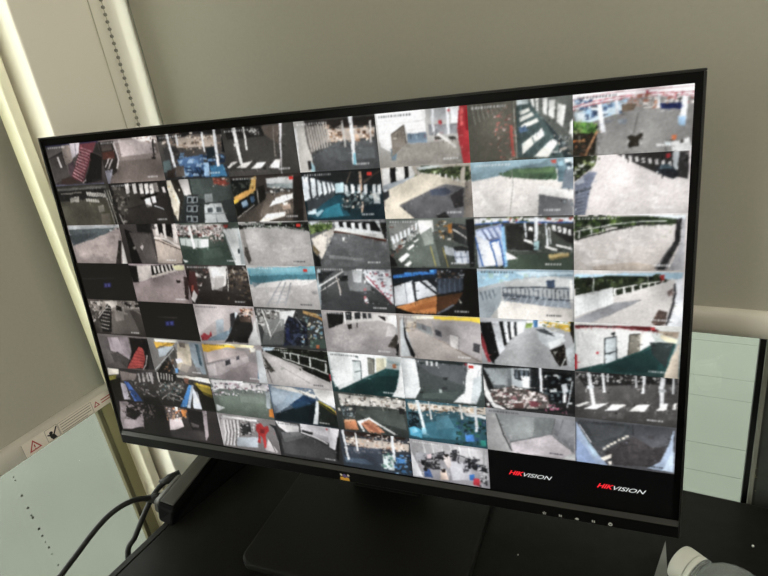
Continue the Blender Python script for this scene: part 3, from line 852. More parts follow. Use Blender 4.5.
P('c87a3c', '392,412 574,358 572,440 470,436'); P('a85c28', '440,420 572,380 572,410 450,432', .7); P('3a4452', '574,285 690,280 690,335 576,355'); R(5, 22, -1, '56647a', '584,286 588,286 590,348 586,348'); P('5c3820', '574,365 690,345 660,395 575,440'); L('5c6470', 8, '575,440 650,402'); P('e0dccc', '668,370 684,392 678,394'); P('14120f', '690,245 745,245 756,450 690,440'); C('5a4030 8a9098 2a2a2a', 8, '574,245 700,245 700,282 576,284', 24)
# --- block 8
B(473, 210, 3.556)
T(6, 2, '4b4c46', '465048', ts='w')
P('d9dce0', '4,30 356,26 356,44 110,38 6,52'); C('3c4c2c 6a7a4a d8d8d4', 8, '4,26 200,22 200,40 6,44', 20); L('2f58a8', 5, '6,52 110,42 356,44'); P('2e2f2c', '118,50 230,46 226,150 120,140'); C('b04030 5a6a4a d8d0c8', 6, '110,26 356,24 356,42 110,46', 20)
P('a8b4c8', '8,70 100,48 120,190 20,205'); P('e4e8ee', '8,90 64,112 90,190 40,200'); P('e0e4ec', '66,112 96,104 110,196 92,200'); P('6a78a0', '10,72 100,50 100,100 64,114'); R(4, 20, -4, 'b8c4dc', '16,74 28,70 50,104 40,108'); 
for p_ in ('8,95 36,200', '62,112 88,200', '96,104 112,200', '66,114 98,104', '104,50 118,200'):
    L('2858b0', 5, p_)
P('485a48', '118,160 356,150 356,212 110,210', .7); P('7ab0d8', '100,60 112,58 124,200 114,204'); P('f2f0ea', '116,148 162,172 120,178'); L('d8dcde', 13, '224,24 226,142'); L('c8ccce', 7, '182,44 190,96'); L('dfe4e8', 7, '260,46 266,128'); L('e0e4e4', 4, '272,60 276,120'); P('9ac0c4', '216,110 236,110 234,142 218,142')
for p_ in ('180,100 212,108 216,122 182,108', '196,60 212,62 214,76 198,74', '256,126 300,138 300,146 258,134', '292,120 350,134 350,142 298,128'):
    P('f0efe9', p_)
P('2b2c2a', '280,50 356,64 356,120 330,110 290,80'); R(4, 18, 5, 'e8e8e6', '282,52 294,54 296,76 284,72'); P('b8a066', '268,158 340,148 344,166 272,174'); P('8a7848', '272,170 344,160 344,168 273,177'); L('6a706c', 2.5, '112,142 356,152')
T(7, 2, 'c7c1be', 'aca49e', ts='w')
P('2b3a22', '360,24 740,18 720,50 480,62 362,108'); C('3c5228 56702e 1c2818', 10, '362,20 700,20 690,44 365,90', 60); P('dfe8ee', '540,14 756,16 756,34 640,22', .9)
for i in range(11):
    L('d5d8d2', 5.5 - .3 * i, [(378 + 44 * i * (1 - .025 * i), 74 - 5.4 * i + .25 * i * i), (379 + 44 * i * (1 - .025 * i), 100 - 6.8 * i + .3 * i * i)])
L('ccd0ca', 4, '362,76 480,52 600,40 690,38'); L('30322c', 5, '362,108 480,74 600,52 700,46'); C('bdb6b2 d8d3d0', 18, '370,110 700,60 640,210 370,212', 60, .4); P('9a8a78', '420,200 560,186 660,196 640,214 430,214', .6)
P('6a686a', '640,214 714,110 724,112 690,214'); P('2a2a2c', '724,30 744,26 736,110 690,190 680,214 652,214 716,110'); P('98989c', '744,40 756,30 750,214 694,214 740,110')
T(6, 3, '9fa8ae', 'a8a6a2', ts='d', cam='d')
P('8fb4c8', '14,216 358,214 356,236 190,234 20,276'); P('c9dce6', '150,220 358,218 356,228 180,238', .8); C('a8c8b0 9ad0e8 d0e4ec', 10, '30,222 300,220 240,240 40,262', 18, .6); P('b9bcba', '110,252 270,236 356,246 356,270 250,276 120,280'); P('8d979d', '18,290 100,270 100,330 60,385 24,390'); R(4, 14, -3, '6e7a82', '26,292 32,291 40,320 34,322')
P('d8d2ca', '100,322 356,352 356,398 90,388 86,350'); P('7d8690', '104,292 340,318 350,350 110,322'); 
for i in range(16):
    L('4b5560', 3, [(106 + 15.5 * i, 275 + .8 * i), (108 + 15.5 * i, 306 + 1.0 * i)])
L('3f4852', 4, '104,276 220,274 350,282'); L('3f4852', 4, '104,303 220,312 350,322'); 
for i in range(10):
    L('9ca4ac', 6, [(130 + 22 * i, 305 + i), (110 + 24 * i, 328 + 2 * i)], .8)
P('3a4c68', '258,252 290,250 292,276 262,274'); P('e8e8e4', '344,250 356,250 356,330 346,330')
T(7, 3, 'cfcac6', 'bfbab6', ts='w')
P('a4c8dc', '362,228 748,222 746,245 362,250'); P('26301f', '362,244 480,232 660,236 700,250 650,266 500,306 362,322'); C('3c4a2a 55663a 1a2016', 10, '362,238 660,234 660,258 400,288', 50)
for i in range(9):
    L('e6e6e0', 8 - .6 * i, [(504 + 34 * i * (1 - .03 * i), 278 - 4.6 * i), (505 + 34 * i * (1 - .03 * i), 304 - 6.4 * i)])
L('dcdcd6', 4, '500,282 600,262 680,252'); L('d8dcd8', 4, '426,232 428,290'); L('d8dcd8', 3, '620,232 620,264'); P('dcdedd', '362,304 498,274 500,330 362,380'); R(12, 11, -2, 'c2c6c6', '366,306 369,305 369,376 366,378', .6); P('8d8e92', '362,388 500,330 600,318 540,348 420,400 362,402'); P('c8302c', '664,234 682,230 680,248 668,250'); P('7c6a64', '690,290 712,276 710,304 694,304'); P('e3e6ea', '722,250 748,240 744,420 690,414 716,330'); P('3a3a3e', '716,262 724,260 716,340 690,410 684,408 708,330'); P('5d4a42', '634,400 660,354 690,362 684,404 650,414')
# --- block 9
B(87, 297, 6.194)
T(0, 4, '5f5650', '3f3934', ts=None)
P('8f857c', '20,25 330,22 335,110 290,80 60,90'); P('d9cfc4', '110,24 185,24 190,60 130,70'); C('3a3430 c8beb4 8a8078', 14, '20,25 110,22 90,90 50,150', 30); C('2a2624 a89e94 c8beb6', 12, '220,24 330,26 335,100 260,70', 30); P('7f766e', '160,60 260,70 335,230 150,226', .6); P('a39a92', '170,60 230,60 230,140 180,150', .5); P('2a2725', '125,40 150,60 155,215 100,215 75,140')
for i in range(7):
    L('b3aaa2', 5, [(112 - 6 * i, 62 + 20 * i), (150 - 2 * i, 66 + 22 * i)])
L('c8c0b8', 5, '140,40 70,130'); P('4f4843', '45,150 75,150 100,215 70,225'); P('26221f', '180,50 215,60 215,85 185,80')
T(1, 4, '1b1a18', '1d1c1a', ts=None, cam=None)
P('26284e', '485,150 540,146 544,178 488,180', .9); P('4c5290', '492,155 506,154 508,172 494,174', .7); P('4c5290', '518,154 534,153 536,171 520,172', .7); L('33302d', 7, '440,122 560,128')
T(0, 5, '7a716e', '5f5855', ts=None, cam=None)
P('a3959a', '120,250 250,245 275,330 260,400 180,340 130,320'); P('b9abb0', '150,250 190,248 230,350 180,340', .7); P('6b6462', '80,240 130,245 150,340 110,400'); P('4f4a48', '150,350 190,335 270,390 240,440 170,400'); P('5a5350', '120,420 200,395 250,440 130,440'); P('2a2524', '260,250 420,265 420,450 250,440 280,340'); P('c84a44', '322,306 348,318 362,384 350,440 252,442 284,370'); 
for i in range(6):
    L('8f2c30', 3.5, [(306 - 9 * i, 330 + 19 * i), (352 + 1 * i, 346 + 17 * i)])
L('b8aeac', 7, '374,360 366,420 350,448'); P('3e3a39', '380,260 415,270 420,450 385,450')
T(1, 5, '8a8784', '726e6a', ts=None)
P('e8b036', '412,275 545,285 520,310 450,300 430,318'); P('f0ead8', '415,258 560,268 556,282 420,276'); L('7a5a20', 4, '430,315 540,284'); P('aeb9c0', '440,318 540,300 490,360 450,372'); P('585450', '500,345 545,310 600,420 560,480 430,480'); L('b2b4b4', 7, '425,450 540,318'); L('989894', 4, '508,360 560,470'); P('2c2826', '430,470 500,370 540,440 530,490'); C('6a4a38 a87a58 3a3a3c', 8, '470,390 540,380 540,470 480,470', 16)
P('b5a994', '560,290 640,290 650,420 620,470 560,440'); P('c9bba8', '556,340 600,330 610,400 570,410', .8); P('6c625a', '570,280 606,278 610,312 576,310'); P('eae6f2', '548,384 580,376 596,400 560,412'); P('5c9ad8', '548,440 566,436 566,470 550,470'); P('8f9da6', '630,280 700,285 740,480 690,470 650,380'); P('4a6472', '668,290 688,292 716,430 700,420'); P('8a827e', '590,410 700,440 720,490 560,488', .6)
# --- block 10
B(192, 302, 5.408)
T(2, 4, 'b9aeac', '9c9492', ts='d', cam=None)
P('d0c6c4', '14,30 255,26 240,70 130,100 40,170', .6); P('8f99a0', '130,100 172,92 174,200 136,198'); P('6c8290', '60,210 136,176 200,152 202,170 180,205'); P('3c3a3c', '206,64 234,58 236,140 210,150'); P('cfd8dc', '232,58 246,56 246,128 236,132'); P('4e5f68', '205,140 255,120 255,160 200,180'); P('2a2826', '246,70 320,75 330,140 300,220 180,215 210,160'); C('f0c8a8 b05a3c 3a2a24 e8d8c8', 8, '258,32 326,30 330,80 262,76', 30); P('5c4a40', '258,80 320,80 320,110 262,105'); P('a63038', '50,180 66,165 90,180 104,155 108,178 86,205 56,208'); P('1d1b1c', '245,190 310,185 305,222 250,220')
P('b9bab8', '342,90 352,150 374,232 306,232'); 
T(3, 4, '4a4a48', '3a3d3d', ts='w', cam=None)
P('8c8b88', '345,45 500,40 500,150 400,180'); P('e3e4e2', '470,50 560,44 540,100 480,130'); C('d8d6d2 6a6662 3a3836', 10, '345,45 480,42 430,120 360,130', 40); P('6f7270', '400,100 500,90 500,230 380,230', .7); L('d8d8d4', 7, '378,40 408,120 428,188'); L('b0b0ac', 4, '480,100 420,200'); P('20232e', '520,72 560,90 620,110 630,235 510,232 500,130'); C('262c48 1a1c26 3a4668', 12, '505,90 620,110 625,235 512,230', 40); P('26306a', '506,140 520,140 540,210 512,212', .7); P('c08a44', '560,50 720,90 716,110 690,92 600,60'); P('d8a860', '600,45 700,70 690,80 600,60'); C('c8d8e0 5a88a8 e0c8a0 3a4a4c 88b0a0', 8, '590,70 710,110 700,240 640,240 620,110', 70); P('e4e4e0', '716,75 740,130 738,140 724,120'); P('4c6a5c', '640,200 720,200 735,250 640,250', .7); P('c06038', '672,232 690,232 690,252 674,250'); L('8a929a', 4, '560,80 600,130')
P('b4b6b4', '342,90 350,80 378,232 366,232')
T(2, 5, '9c9494', '8f8788', ts='d')
P('e6b02c', '52,226 220,232 240,250 190,244 90,270 60,266'); P('f2e6b8', '180,224 340,232 330,250 240,244'); P('b9aaa6', '78,275 130,255 280,262 300,290 150,312 90,330'); P('a89e9e', '80,340 300,290 310,320 140,400 96,398'); P('c8c0c0', '82,345 125,330 140,395 98,398', .6); P('3c3b40', '180,318 206,308 210,334 184,344'); P('46444a', '238,296 254,290 256,310 240,316'); L('8a8282', 4, '80,332 300,276'); P('97898a', '150,400 310,320 370,340 360,430 160,420', .7); P('3f6e90', '358,300 366,300 364,420 358,420'); P('b8bcbe', '346,260 372,260 412,440 366,436'); P('e0dcd0', '310,245 345,250 340,270 316,270')
T(3, 5, 'b0aaa8', 'a8a3a1', ts='w', cam='d')
P('20241d', '380,240 745,270 750,430 600,350 470,300 400,270'); C('34402a 1a1c18 46543a', 9, '380,240 740,270 735,370 500,290', 50); P('a8c0d0', '380,244 450,246 430,262 390,262'); P('c4bebc', '395,290 470,300 620,390 745,455 742,470 440,440 400,330', .7); P('4a4640', '392,296 450,370 430,382 402,350'); 
for p_, w_ in (('500,270 504,300', 5), ('530,275 536,312', 6), ('574,282 580,330', 7), ('636,296 642,350', 8), ('722,330 726,380', 9)):
    L('d8dcd6', w_, p_)
L('d0d4ce', 5, '480,270 570,284 640,300 730,322'); L('d8d8d2', 5, '490,300 580,332 660,360 740,390'); P('1a1a18', '590,350 745,400 748,436 600,366'); L('8d8886', 2.5, '470,340 640,440'); P('a82838', '740,392 760,384 770,420 750,426'); L('7a7472', 5, '400,330 436,440')
# --- block 11
B(320, 308, 4.571)
T(4, 4, 'a8a2a0', '969090', ts='w')
P('1f1f1e', '30,22 110,20 106,70 40,92'); P('d0ccc8', '106,18 360,30 352,80 270,56 116,72'); P('26282a', '116,16 146,16 146,54 120,54'); P('303234', '158,18 184,18 186,48 162,50'); P('3a3c3e', '194,22 212,22 214,48 198,50'); P('44464a', '220,24 236,24 238,46 222,47'); L('e8e6e2', 5, '110,20 116,72'); P('26221f', '124,76 146,72 144,94 128,94'); L('3a3634', 5, '170,66 171,90'); P('241f22', '266,34 300,40 300,60 284,50'); P('e9e9e6', '302,30 360,36 352,90 310,60'); C('b4aeac 9a9492', 20, '40,90 340,80 340,190 50,196', 50, .35); P('dedad8', '310,80 350,85 345,130 300,130', .5); P('4a433c', '346,120 358,130 352,186 310,176'); P('1c1c1c', '352,170 362,160 360,215 346,215'); P('b8bab8', '352,30 364,36 356,110 348,120')
T(5, 4, 'a39a94', '98908c', ts='w')
P('e9c832', '510,36 735,44 735,70 690,60 520,50'); P('f0ead0', '420,34 520,38 520,48 430,50'); P('a09a9a', '510,54 735,70 740,240 560,150 520,135'); P('8b8f90', '440,66 508,86 516,132 490,118 440,90'); P('68686c', '464,70 486,78 488,104 468,98'); P('45454b', '524,96 552,106 556,132 528,124'); P('c4c0be', '592,116 636,128 634,196 596,178'); L('6c686a', 3, '592,116 636,128 634,196'); P('4a494e', '702,158 732,166 730,206 700,196'); L('7a6a60', 4, '520,135 600,178 735,246'); P('b5aaa2', '410,90 500,120 640,200 735,250 440,230 400,130', .5); P('b4b9bb', '366,60 378,40 400,110 436,220 370,220'); P('1c1d20', '380,40 396,130 436,212 432,226 416,216 386,130'); C('c8b8a0 8a7a6a', 9, '395,60 440,50 440,100 400,110', 14); P('d8d4cc', '396,40 440,40 440,60 400,70', .6)
T(4, 5, 'c5cac9', '1d4242', ts='d')
P('e3e8e6', '36,200 240,205 310,225 300,270 245,296 90,374 60,330'); P('f0f2f0', '40,210 140,215 150,330 70,360', .6); P('bdc4c4', '148,240 184,242 190,326 156,334'); L('3a4446', 4, '146,240 184,242 190,326'); L('4a5456', 4, '160,292 188,288'); P('7a7a70', '216,228 248,230 248,300 222,304'); L('3f4038', 4, '216,228 248,230 248,300'); P('b8b49a', '256,225 300,228 298,275 258,294'); P('1f4a4a', '90,376 250,300 300,276 370,284 350,400 240,405'); P('183838', '130,372 260,310 360,310 350,370 200,392', .6); P('e2e2c8', '292,228 304,230 304,268 296,270'); P('8fa0a0', '305,235 370,250 366,265 310,248'); P('b06a44', '330,256 346,252 348,272 332,274'); P('3a4444', '160,218 176,220 174,226 162,225'); P('cfd4d4', '372,225 376,400 330,404 350,370')
P('eaeceb', '371,224 390,224 390,412 336,404 362,340')
T(5, 5, '54585a', '465350', ts='w', dot=True)
P('62656a', '440,240 680,260 670,360 500,300', .6); P('dee2e2', '366,224 436,232 460,366 440,412 366,410'); L('b4babc', 4, '384,225 386,405'); P('3a3e40', '556,360 584,358 584,372 560,374'); P('2f3234', '560,318 584,318 582,330 562,330'); P('a8b4b0', '548,370 560,372 556,390 546,386'); P('1e2a2a', '448,238 560,240 660,250 650,262 540,250 460,252', .8); R(3, 22, 2, 'c8cccc', '484,240 494,240 494,262 486,262'); P('eef0ef', '676,252 738,262 736,380 710,440 650,432 610,430 664,384'); L('b0b8bc', 3, '730,280 716,330 692,432'); P('c4cccf', '702,320 740,310 738,380 714,440 690,436'); L('c02838', 8, '660,256 672,260'); P('5d6e68', '470,390 640,380 620,420 470,410', .4)
# --- block 12
B(478, 314, 3.728)
T(6, 4, 'a9abad', '97989a', ts=None, cam=None)
P('17181a', '8,32 52,28 80,150 56,186 20,110'); P('c9ccd0', '48,28 76,26 100,130 80,150'); P('1b1c1e', '78,28 94,26 108,110 98,120'); P('dfe2e6', '92,28 106,26 118,100 108,110'); P('26282a', '108,28 118,28 126,92 118,98'); P('e4e8ec', '118,28 130,28 136,84 126,90'); P('2c3032', '132,30 142,30 146,80 138,82'); P('d8dcdf', '144,28 180,26 170,66 148,76'); P('8f9192', '60,186 150,90 215,60 260,130 300,200 160,192', .5); C('a4a4a4 8a8a8a', 12, '100,130 220,90 270,190 100,186', 24, .3); P('a83038', '6,60 22,90 50,180 40,180 14,110'); P('f0f4f6', '180,24 358,30 356,46 190,48'); P('8fae50', '180,34 206,32 200,50 176,52'); P('e0b030', '240,28 340,40 352,66 336,64 250,36'); C('d8a838 8aa050 e8e4d8 5a6a40', 6, '226,28 356,34 350,60 240,46', 24); P('3872b0', '206,24 222,24 222,48 208,48'); P('c8cdd0', '216,56 252,54 326,78 300,116 240,110'); P('4c5256', '216,56 246,54 290,84 246,82'); P('b4babd', '222,66 290,84 322,82 270,130 228,96'); P('d8dcdc', '262,106 318,84 330,100 270,132'); P('241f1c', '268,134 324,112 330,190 306,196'); C('6a5a4c 8a8a80 2a2420', 7, '270,140 340,110 356,180 310,196', 16); L('c8ccc8', 4, '310,200 332,150'); P('aab0b2', '326,134 356,110 358,196 340,196'); P('17150f', '344,30 358,30 358,110 346,70')
T(7, 4, 'd5d4d0', '2a4a48', ts='d')
P('741c20', '362,40 640,46 696,68 640,64 540,52 440,46 362,50'); L('b8585c', 2.5, '362,52 440,48 540,54 640,66'); P('dadbd8', '364,56 440,52 540,56 640,66 660,100 600,136 480,180 366,206'); R(13, 16, 3, 'c2c4c2', '372,64 375,64 377,190 374,192', .6); P('b6bfc2', '472,90 516,84 516,176 476,186'); L('31393b', 3.5, '472,188 472,90 516,84 516,176'); L('3c4446', 4, '474,148 516,138'); P('7d786c', '566,76 606,74 602,140 558,156'); L('46433c', 4, '558,160 566,76 606,74'); P('efe8dc', '606,76 618,76 610,138 602,140'); P('24504e', '366,210 480,184 600,140 660,106 740,106 700,220 560,222'); P('1e3a3a', '470,196 640,130 690,150 660,215 520,214', .6); P('303a3a', '640,104 730,108 700,200 650,150'); P('e4d8b4', '680,74 744,94 742,112 700,100 680,86'); P('8a7a68', '660,60 750,66 745,90 690,76'); P('c02c30', '644,50 660,48 660,60 646,60'); P('c83038', '358,146 370,150 370,206 358,208'); P('c6b8a4', '746,112 752,112 745,240 690,236'); P('2b3436', '496,68 512,68 512,78 498,78'); P('c83038', '438,142 448,142 448,150 438,150')
T(6, 5, '26282a', '2b2c2c', ts=None, cam=None)
P('6f7678', '22,200 196,202 196,280 60,274'); P('8f9698', '30,206 110,206 112,266 60,262'); P('a8b0b4', '122,200 190,204 192,276 128,266'); P('2a3034', '134,206 190,210 190,258 138,240'); R(3, 18, 1, '5c6870', '138,208 150,209 150,238 142,238'); P('eceff0', '162,230 192,232 192,276 166,274'); P('202426', '196,200 232,202 232,300 200,290'); L('d8dce0', 9, '232,200 236,290'); P('15171a', '244,214 348,226 350,330 250,320'); C('3a4a50 d8dcdc 5a6a70 1a1c1e', 8, '244,220 350,226 350,350 250,330', 30); P('b8bcc0', '310,262 330,258 336,290 318,300'); P('e4e6e6', '318,300 330,296 328,330 316,330'); L('bcc2c4', 5, '352,250 334,350')
P('5c5450', '44,284 130,268 260,300 270,350 120,352 60,330'); C('dcd2cc a89a94 b8acac f0ece8 6a4a48 c8beb8 e4dcda 8a5a60', 8, '40,280 140,270 255,300 262,350 120,354 50,320', 90); P('7a3c44', '190,324 222,322 230,344 196,344'); P('6a4844', '134,332 170,330 172,350 140,350'); C('c06080 8a5a68', 7, '250,340 330,352 330,372 252,362', 8); P('dedddc', '16,210 30,260 60,330 110,355 60,350 26,300'); P('3c3a3a', '100,352 360,372 360,382 110,360')
T(7, 5, '5d5b5a', '4c4a49')
P('2c2b2b', '362,218 740,222 740,262 600,262 400,270'); C('d0d0ce 6a6866 8a8886', 5, '366,226 740,228 738,258 370,262', 60); P('625f5e', '400,272 690,266 720,330 400,340', .7); C('706d6c 504e4d', 14, '370,290 720,280 730,400 370,390', 60, .35)
for p_, w_ in (('412,218 432,340', 14), ('464,220 472,292', 9), ('618,230 614,296', 10), ('690,238 682,346', 17), ('586,230 588,274', 6), ('482,222 484,252', 5), ('730,240 726,300', 7)):
    L('e2e4e6', w_, p_)
P('c2c6c8', '404,266 432,264 432,276 406,278'); P('c2c6c8', '676,280 700,280 700,292 676,292')
for p_ in ('362,340 400,326 418,328 376,346', '396,352 430,336 490,330 440,354', '470,360 500,338 560,338 520,358', '562,362 596,338 642,336 620,362', '660,360 686,336 708,334 702,360', '724,358 730,334 740,334 738,358'):
    P('f4f2ee', p_)
# --- block 13
B(104, 364, 6.095)
T(0, 6, '4c4746', '37332f', ts=None, cam=None)
P('d8d0c0', '22,22 90,30 92,60 30,66'); P('8a8230', '30,72 80,62 70,90 40,110'); P('26241c', '36,100 100,80 110,215 80,215'); P('8a7c76', '95,40 200,60 190,95 110,100'); P('a29ca4', '100,110 130,120 165,215 125,215'); P('3f64b4', '122,104 148,108 238,226 190,226'); P('29447c', '150,150 190,160 240,226 205,226'); L('6d6464', 10, '200,130 340,220'); C('3a3836 8f8a88 5a5654', 10, '150,100 330,60 340,200 240,190', 50); R(4, 26, -2, '9a9492', '205,56 216,54 226,110 216,112'); L('b0aaaa', 10, '276,52 300,120')
P('2a2624', '240,200 330,200 360,250 250,240')
T(1, 6, '4a4643', '332f2c', ts=None, cam=None)
P('2b2826', '330,30 440,60 440,110 340,110'); R(5, 17, 3, 'a8a39e', '344,52 352,53 356,92 348,94'); L('c2bcb6', 9, '322,44 340,110'); P('5d5855', '320,120 500,110 460,190 340,190', .7); L('8e8884', 9, '350,215 440,150'); C('6b6662 a09a94 2c2826 3f5a5a', 10, '310,110 500,100 500,220 330,230', 50); L('8c8884', 6, '410,180 470,200'); L('7a7672', 5, '400,205 470,225'); P('eae4da', '440,62 640,88 650,120 540,95 450,80'); P('8a5a48', '490,84 520,86 515,120 495,118'); P('3f86d0', '520,125 535,130 505,264 466,258'); P('b8c2d0', '535,125 548,130 530,268 508,266'); P('d8dce4', '540,140 560,170 602,276 548,270'); P('8e9098', '560,165 575,170 602,270 590,250'); P('25221c', '560,130 660,150 690,286 600,276 575,180'); P('9a8428', '545,112 650,140 664,205 600,170'); P('c8a830', '560,112 648,136 650,150 570,128'); P('5f5418', '590,160 660,190 664,210 610,185')
T(0, 7, '332c2c', '2c2625', ts=None, cam=None)
P('8d8082', '95,225 140,226 240,290 245,380 180,392 115,395'); P('b8a8ac', '110,330 180,340 240,310 244,378 170,394 118,390', .8); P('26201f', '135,270 200,255 230,300 190,340 145,320'); C('2a2322 8a7c7c 4a4040', 10, '110,240 250,235 250,320 140,330', 26); P('a89a9c', '100,280 130,300 120,390 104,370'); P('272221', '250,230 380,260 400,430 250,400'); C('4a4242 6a5c58 1c1817', 10, '250,235 320,250 310,330 256,330', 20); L('6a5e5c', 6, '270,245 296,310')
T(1, 7, '494241', '3a3433', ts=None, cam=None)
P('6a5c5a', '375,262 460,270 470,330 400,340'); P('d8c8c8', '400,335 470,325 490,380 440,400 405,400'); C('e8dcd8 b08868 6a5a54 d07840', 8, '380,262 510,270 510,330 400,340', 34); P('d8823c', '470,275 500,280 498,320 478,318'); P('e8dcd6', '432,258 450,256 452,285 436,290'); P('2b2626', '505,275 610,290 612,410 540,400 520,360'); P('5a5352', '530,355 580,370 578,388 536,378'); P('464040', '410,400 620,410 630,470 420,440'); P('b2a4a8', '600,285 625,285 640,440 625,470')
# --- block 14
B(208, 376, 5.731)
T(2, 6, '6d7470', '5f6b60', ts=None, cam=None)
P('c8c4c4', '12,20 358,50 358,100 310,80 40,70'); C('eae8e8 8a6a74 b4aab0 5c5a60 d8d0d8', 10, '20,25 358,50 358,110 200,80 30,80', 80); P('6c7a6c', '60,110 320,120 350,220 80,200', .7); P('7f8a80', '180,100 330,110 340,160 190,150', .5); P('b8bcbc', '48,160 100,180 60,200 50,195'); P('9aa4a8', '330,85 358,90 358,190 336,180'); P('e8862c', '352,192 368,186 386,240 352,232'); P('3a3a3a', '120,218 350,250 350,262 120,230'); P('e8e4e4', '20,18 200,30 200,40 26,36')
T(3, 6, '6a7c90', '33424e', ts='w')
P('8d9ead', '358,66 560,90 480,160 400,210 380,210', .9); P('a3b1bd', '360,80 470,95 430,150 380,170', .6); P('c8c4bc', '358,50 470,62 620,110 615,128 520,96 400,72'); C('e0dcd4 6a6864 9a968e', 7, '470,56 600,80 620,125 540,100', 20); P('1d3a5e', '545,110 620,135 610,170 500,190 480,160'); P('17272e', '390,215 500,180 618,150 606,274 390,248'); P('25486a', '470,160 560,140 600,160 500,190', .7); P('f1efea', '600,70 722,82 730,186 640,138 616,110'); P('dfe3e4', '622,140 638,150 632,276 604,274'); P('232a26', '636,146 740,210 750,298 634,276'); L('b4a02c', 8, '632,142 700,180 742,214'); L('5d5618', 5, '634,154 738,224'); P('c87868', '732,196 744,196 744,222 736,220')
T(2, 7, '8f8a8a', '7a7474', ts=None, cam=None)
P('cac4c6', '5,200 60,215 75,300 66,380 10,374'); P('a49e9e', '75,230 150,240 160,400 70,390'); 
for i in range(5):
    L('dcd8d8', 9, [(90 + 20 * i, 250), (104 + 18 * i, 320), (92 + 20 * i, 395)], .9); L('5f5a5a', 5, [(100 + 20 * i, 250), (114 + 18 * i, 320), (102 + 20 * i, 395)], .8)
P('3c3a3c', '185,270 240,265 250,330 190,330'); C('c8c4c4 2c2a2c 7a7678', 8, '180,260 270,255 270,340 180,340', 24); P('a8b0b8', '170,350 290,350 290,410 170,400'); P('cc2f30', '276,275 304,268 320,292 344,284 352,312 332,340 338,410 328,412 312,350 300,340 304,384 286,380 290,330 276,310'); P('8e2024', '300,300 330,305 326,330 302,326'); P('2f3436', '350,275 410,290 428,340 404,370 380,300'); P('e4dcdc', '345,360 400,430 396,440 330,425'); L('5c5858', 4, '355,365 390,435'); P('e6e2e2', '80,222 280,250 280,262 90,236')
T(3, 7, '4c4c4d', '3a393a', ts='d')
P('e6e2e2', '386,255 520,280 520,318 450,322 408,290'); P('8c8c8e', '420,320 520,318 560,350 440,380', .7); P('585859', '420,360 560,330 740,440 740,490 440,440', .6); P('d8d4d8', '528,272 700,296 700,380 620,350 530,310'); P('b8b4b8', '530,300 690,350 696,386 620,360 535,322'); P('e0dce0', '700,296 752,305 730,425 696,405'); P('333335', '540,306 600,324 600,338 540,320'); P('1f1f20', '740,350 756,350 752,490 736,470'); L('efebeb', 5, '530,320 620,352 690,392'); P('c03a40', '676,300 686,302 686,310 676,308'); P('2d2d2e', '380,255 396,300 420,360 436,450 400,450', .7)
# --- block 15
B(332, 388, 4.8)
T(4, 6, '4c534e', '3c4340', ts=None, cam=None)
P('c8c4bc', '30,26 352,60 356,110 250,90 40,80'); C('f0ece4 8a7a6c 4a4642 d8d0c4', 9, '34,30 356,60 350,105 200,85 40,85', 80); P('5e6862', '90,100 340,110 360,200 200,160', .6); C('3a3e40 a8b4b8 6a7a80', 9, '40,80 120,80 110,140 60,150', 26); P('d88858', '58,152 112,150 130,200 66,196'); P('e8b890', '60,150 110,148 112,156 62,160', .8); P('cc8460', '128,160 182,142 256,214 180,212'); P('e0e2e0', '120,158 180,142 320,226 300,224 178,152 140,170 160,206 150,206'); R(4, 16, 10, 'a05c40', '150,160 160,156 196,196 184,200', .6); P('2a2c2c', '320,95 350,100 352,125 325,125'); L('8a8680', 6, '240,70 245,110')
T(5, 6, '3c6674', '2b5a6a', ts='w', cam=None)
P('d0c4b4', '362,70 745,96 742,130 560,110 372,100'); C('f4ece0 8a7058 c8a888 54483c e0d8d0', 8, '364,76 745,98 744,135 600,125 370,110', 90); P('3c7c92', '430,170 600,140 620,250 440,235', .9); P('5f9cb0', '500,135 560,130 590,190 500,200', .5); P('1c2e38', '366,110 420,120 420,190 370,180'); C('2a3c44 4a6a7a 1a2226', 9, '366,115 430,120 420,190 370,190', 24); P('4fb4dc', '372,190 400,182 436,205 434,240 378,225'); P('8fd4ec', '380,196 404,190 416,210 390,216', .8); C('1e3a30 2c6a50 1c2e34 284870', 10, '600,160 745,150 745,280 610,260', 60); P('3878c8', '640,225 680,222 684,256 644,258'); P('2a9a8c', '712,250 740,250 740,282 716,276'); L('dce8ec', 14, '408,56 446,205'); L('c8ccca', 8, '464,62 478,150'); L('d0d0cc', 9, '616,76 626,150'); L('e4e8ea', 13, '688,84 694,208'); P('8fc8dc', '430,190 450,190 456,222 436,222'); P('ccd0d0', '630,112 740,136 738,150 640,130')
T(4, 7, '42464e', '39434f', ts=None, cam=None)
P('3a2c28', '40,205 360,225 350,250 60,225'); P('d8c8b8', '66,232 370,270 370,300 200,290 70,262', .9); C('f4e8dc 8a6858 c8a890 5c4c44 e4dcd4', 8, '60,225 375,262 372,310 200,295 70,270', 90); P('465060', '80,280 240,290 245,380 70,350', .8); P('56708c', '60,330 160,340 200,370 70,355', .6); L('dce0e4', 11, '50,200 82,345'); L('c4c4c4', 8, '112,214 124,300'); L('e0e4e8', 14, '288,225 300,355'); L('b0a8a0', 6, '240,225 244,280'); P('b8c4c4', '244,318 296,330 300,395 250,388'); C('5c8a7a d8e0e0 3c5a60', 8, '242,315 300,325 304,398 248,388', 20); C('2a4a6a 3a78b8 1c242c 8ab0d0', 9, '305,320 385,320 385,412 310,400', 40); P('3a7cc0', '310,338 350,340 348,362 312,360')
T(5, 7, 'a8a6aa', '8d8b90', ts='w', cam=None)
P('b4b2b4', '380,250 745,300 745,380 600,320 440,310 390,320'); R(6, 44, 6, 'd8d8da', '432,255 438,256 450,310 444,310'); P('dcdce0', '380,300 440,425 388,420'); P('c0c0c8', '560,350 660,360 680,440 580,440', .8); P('a0a2a8', '400,310 470,310 440,350 410,350')
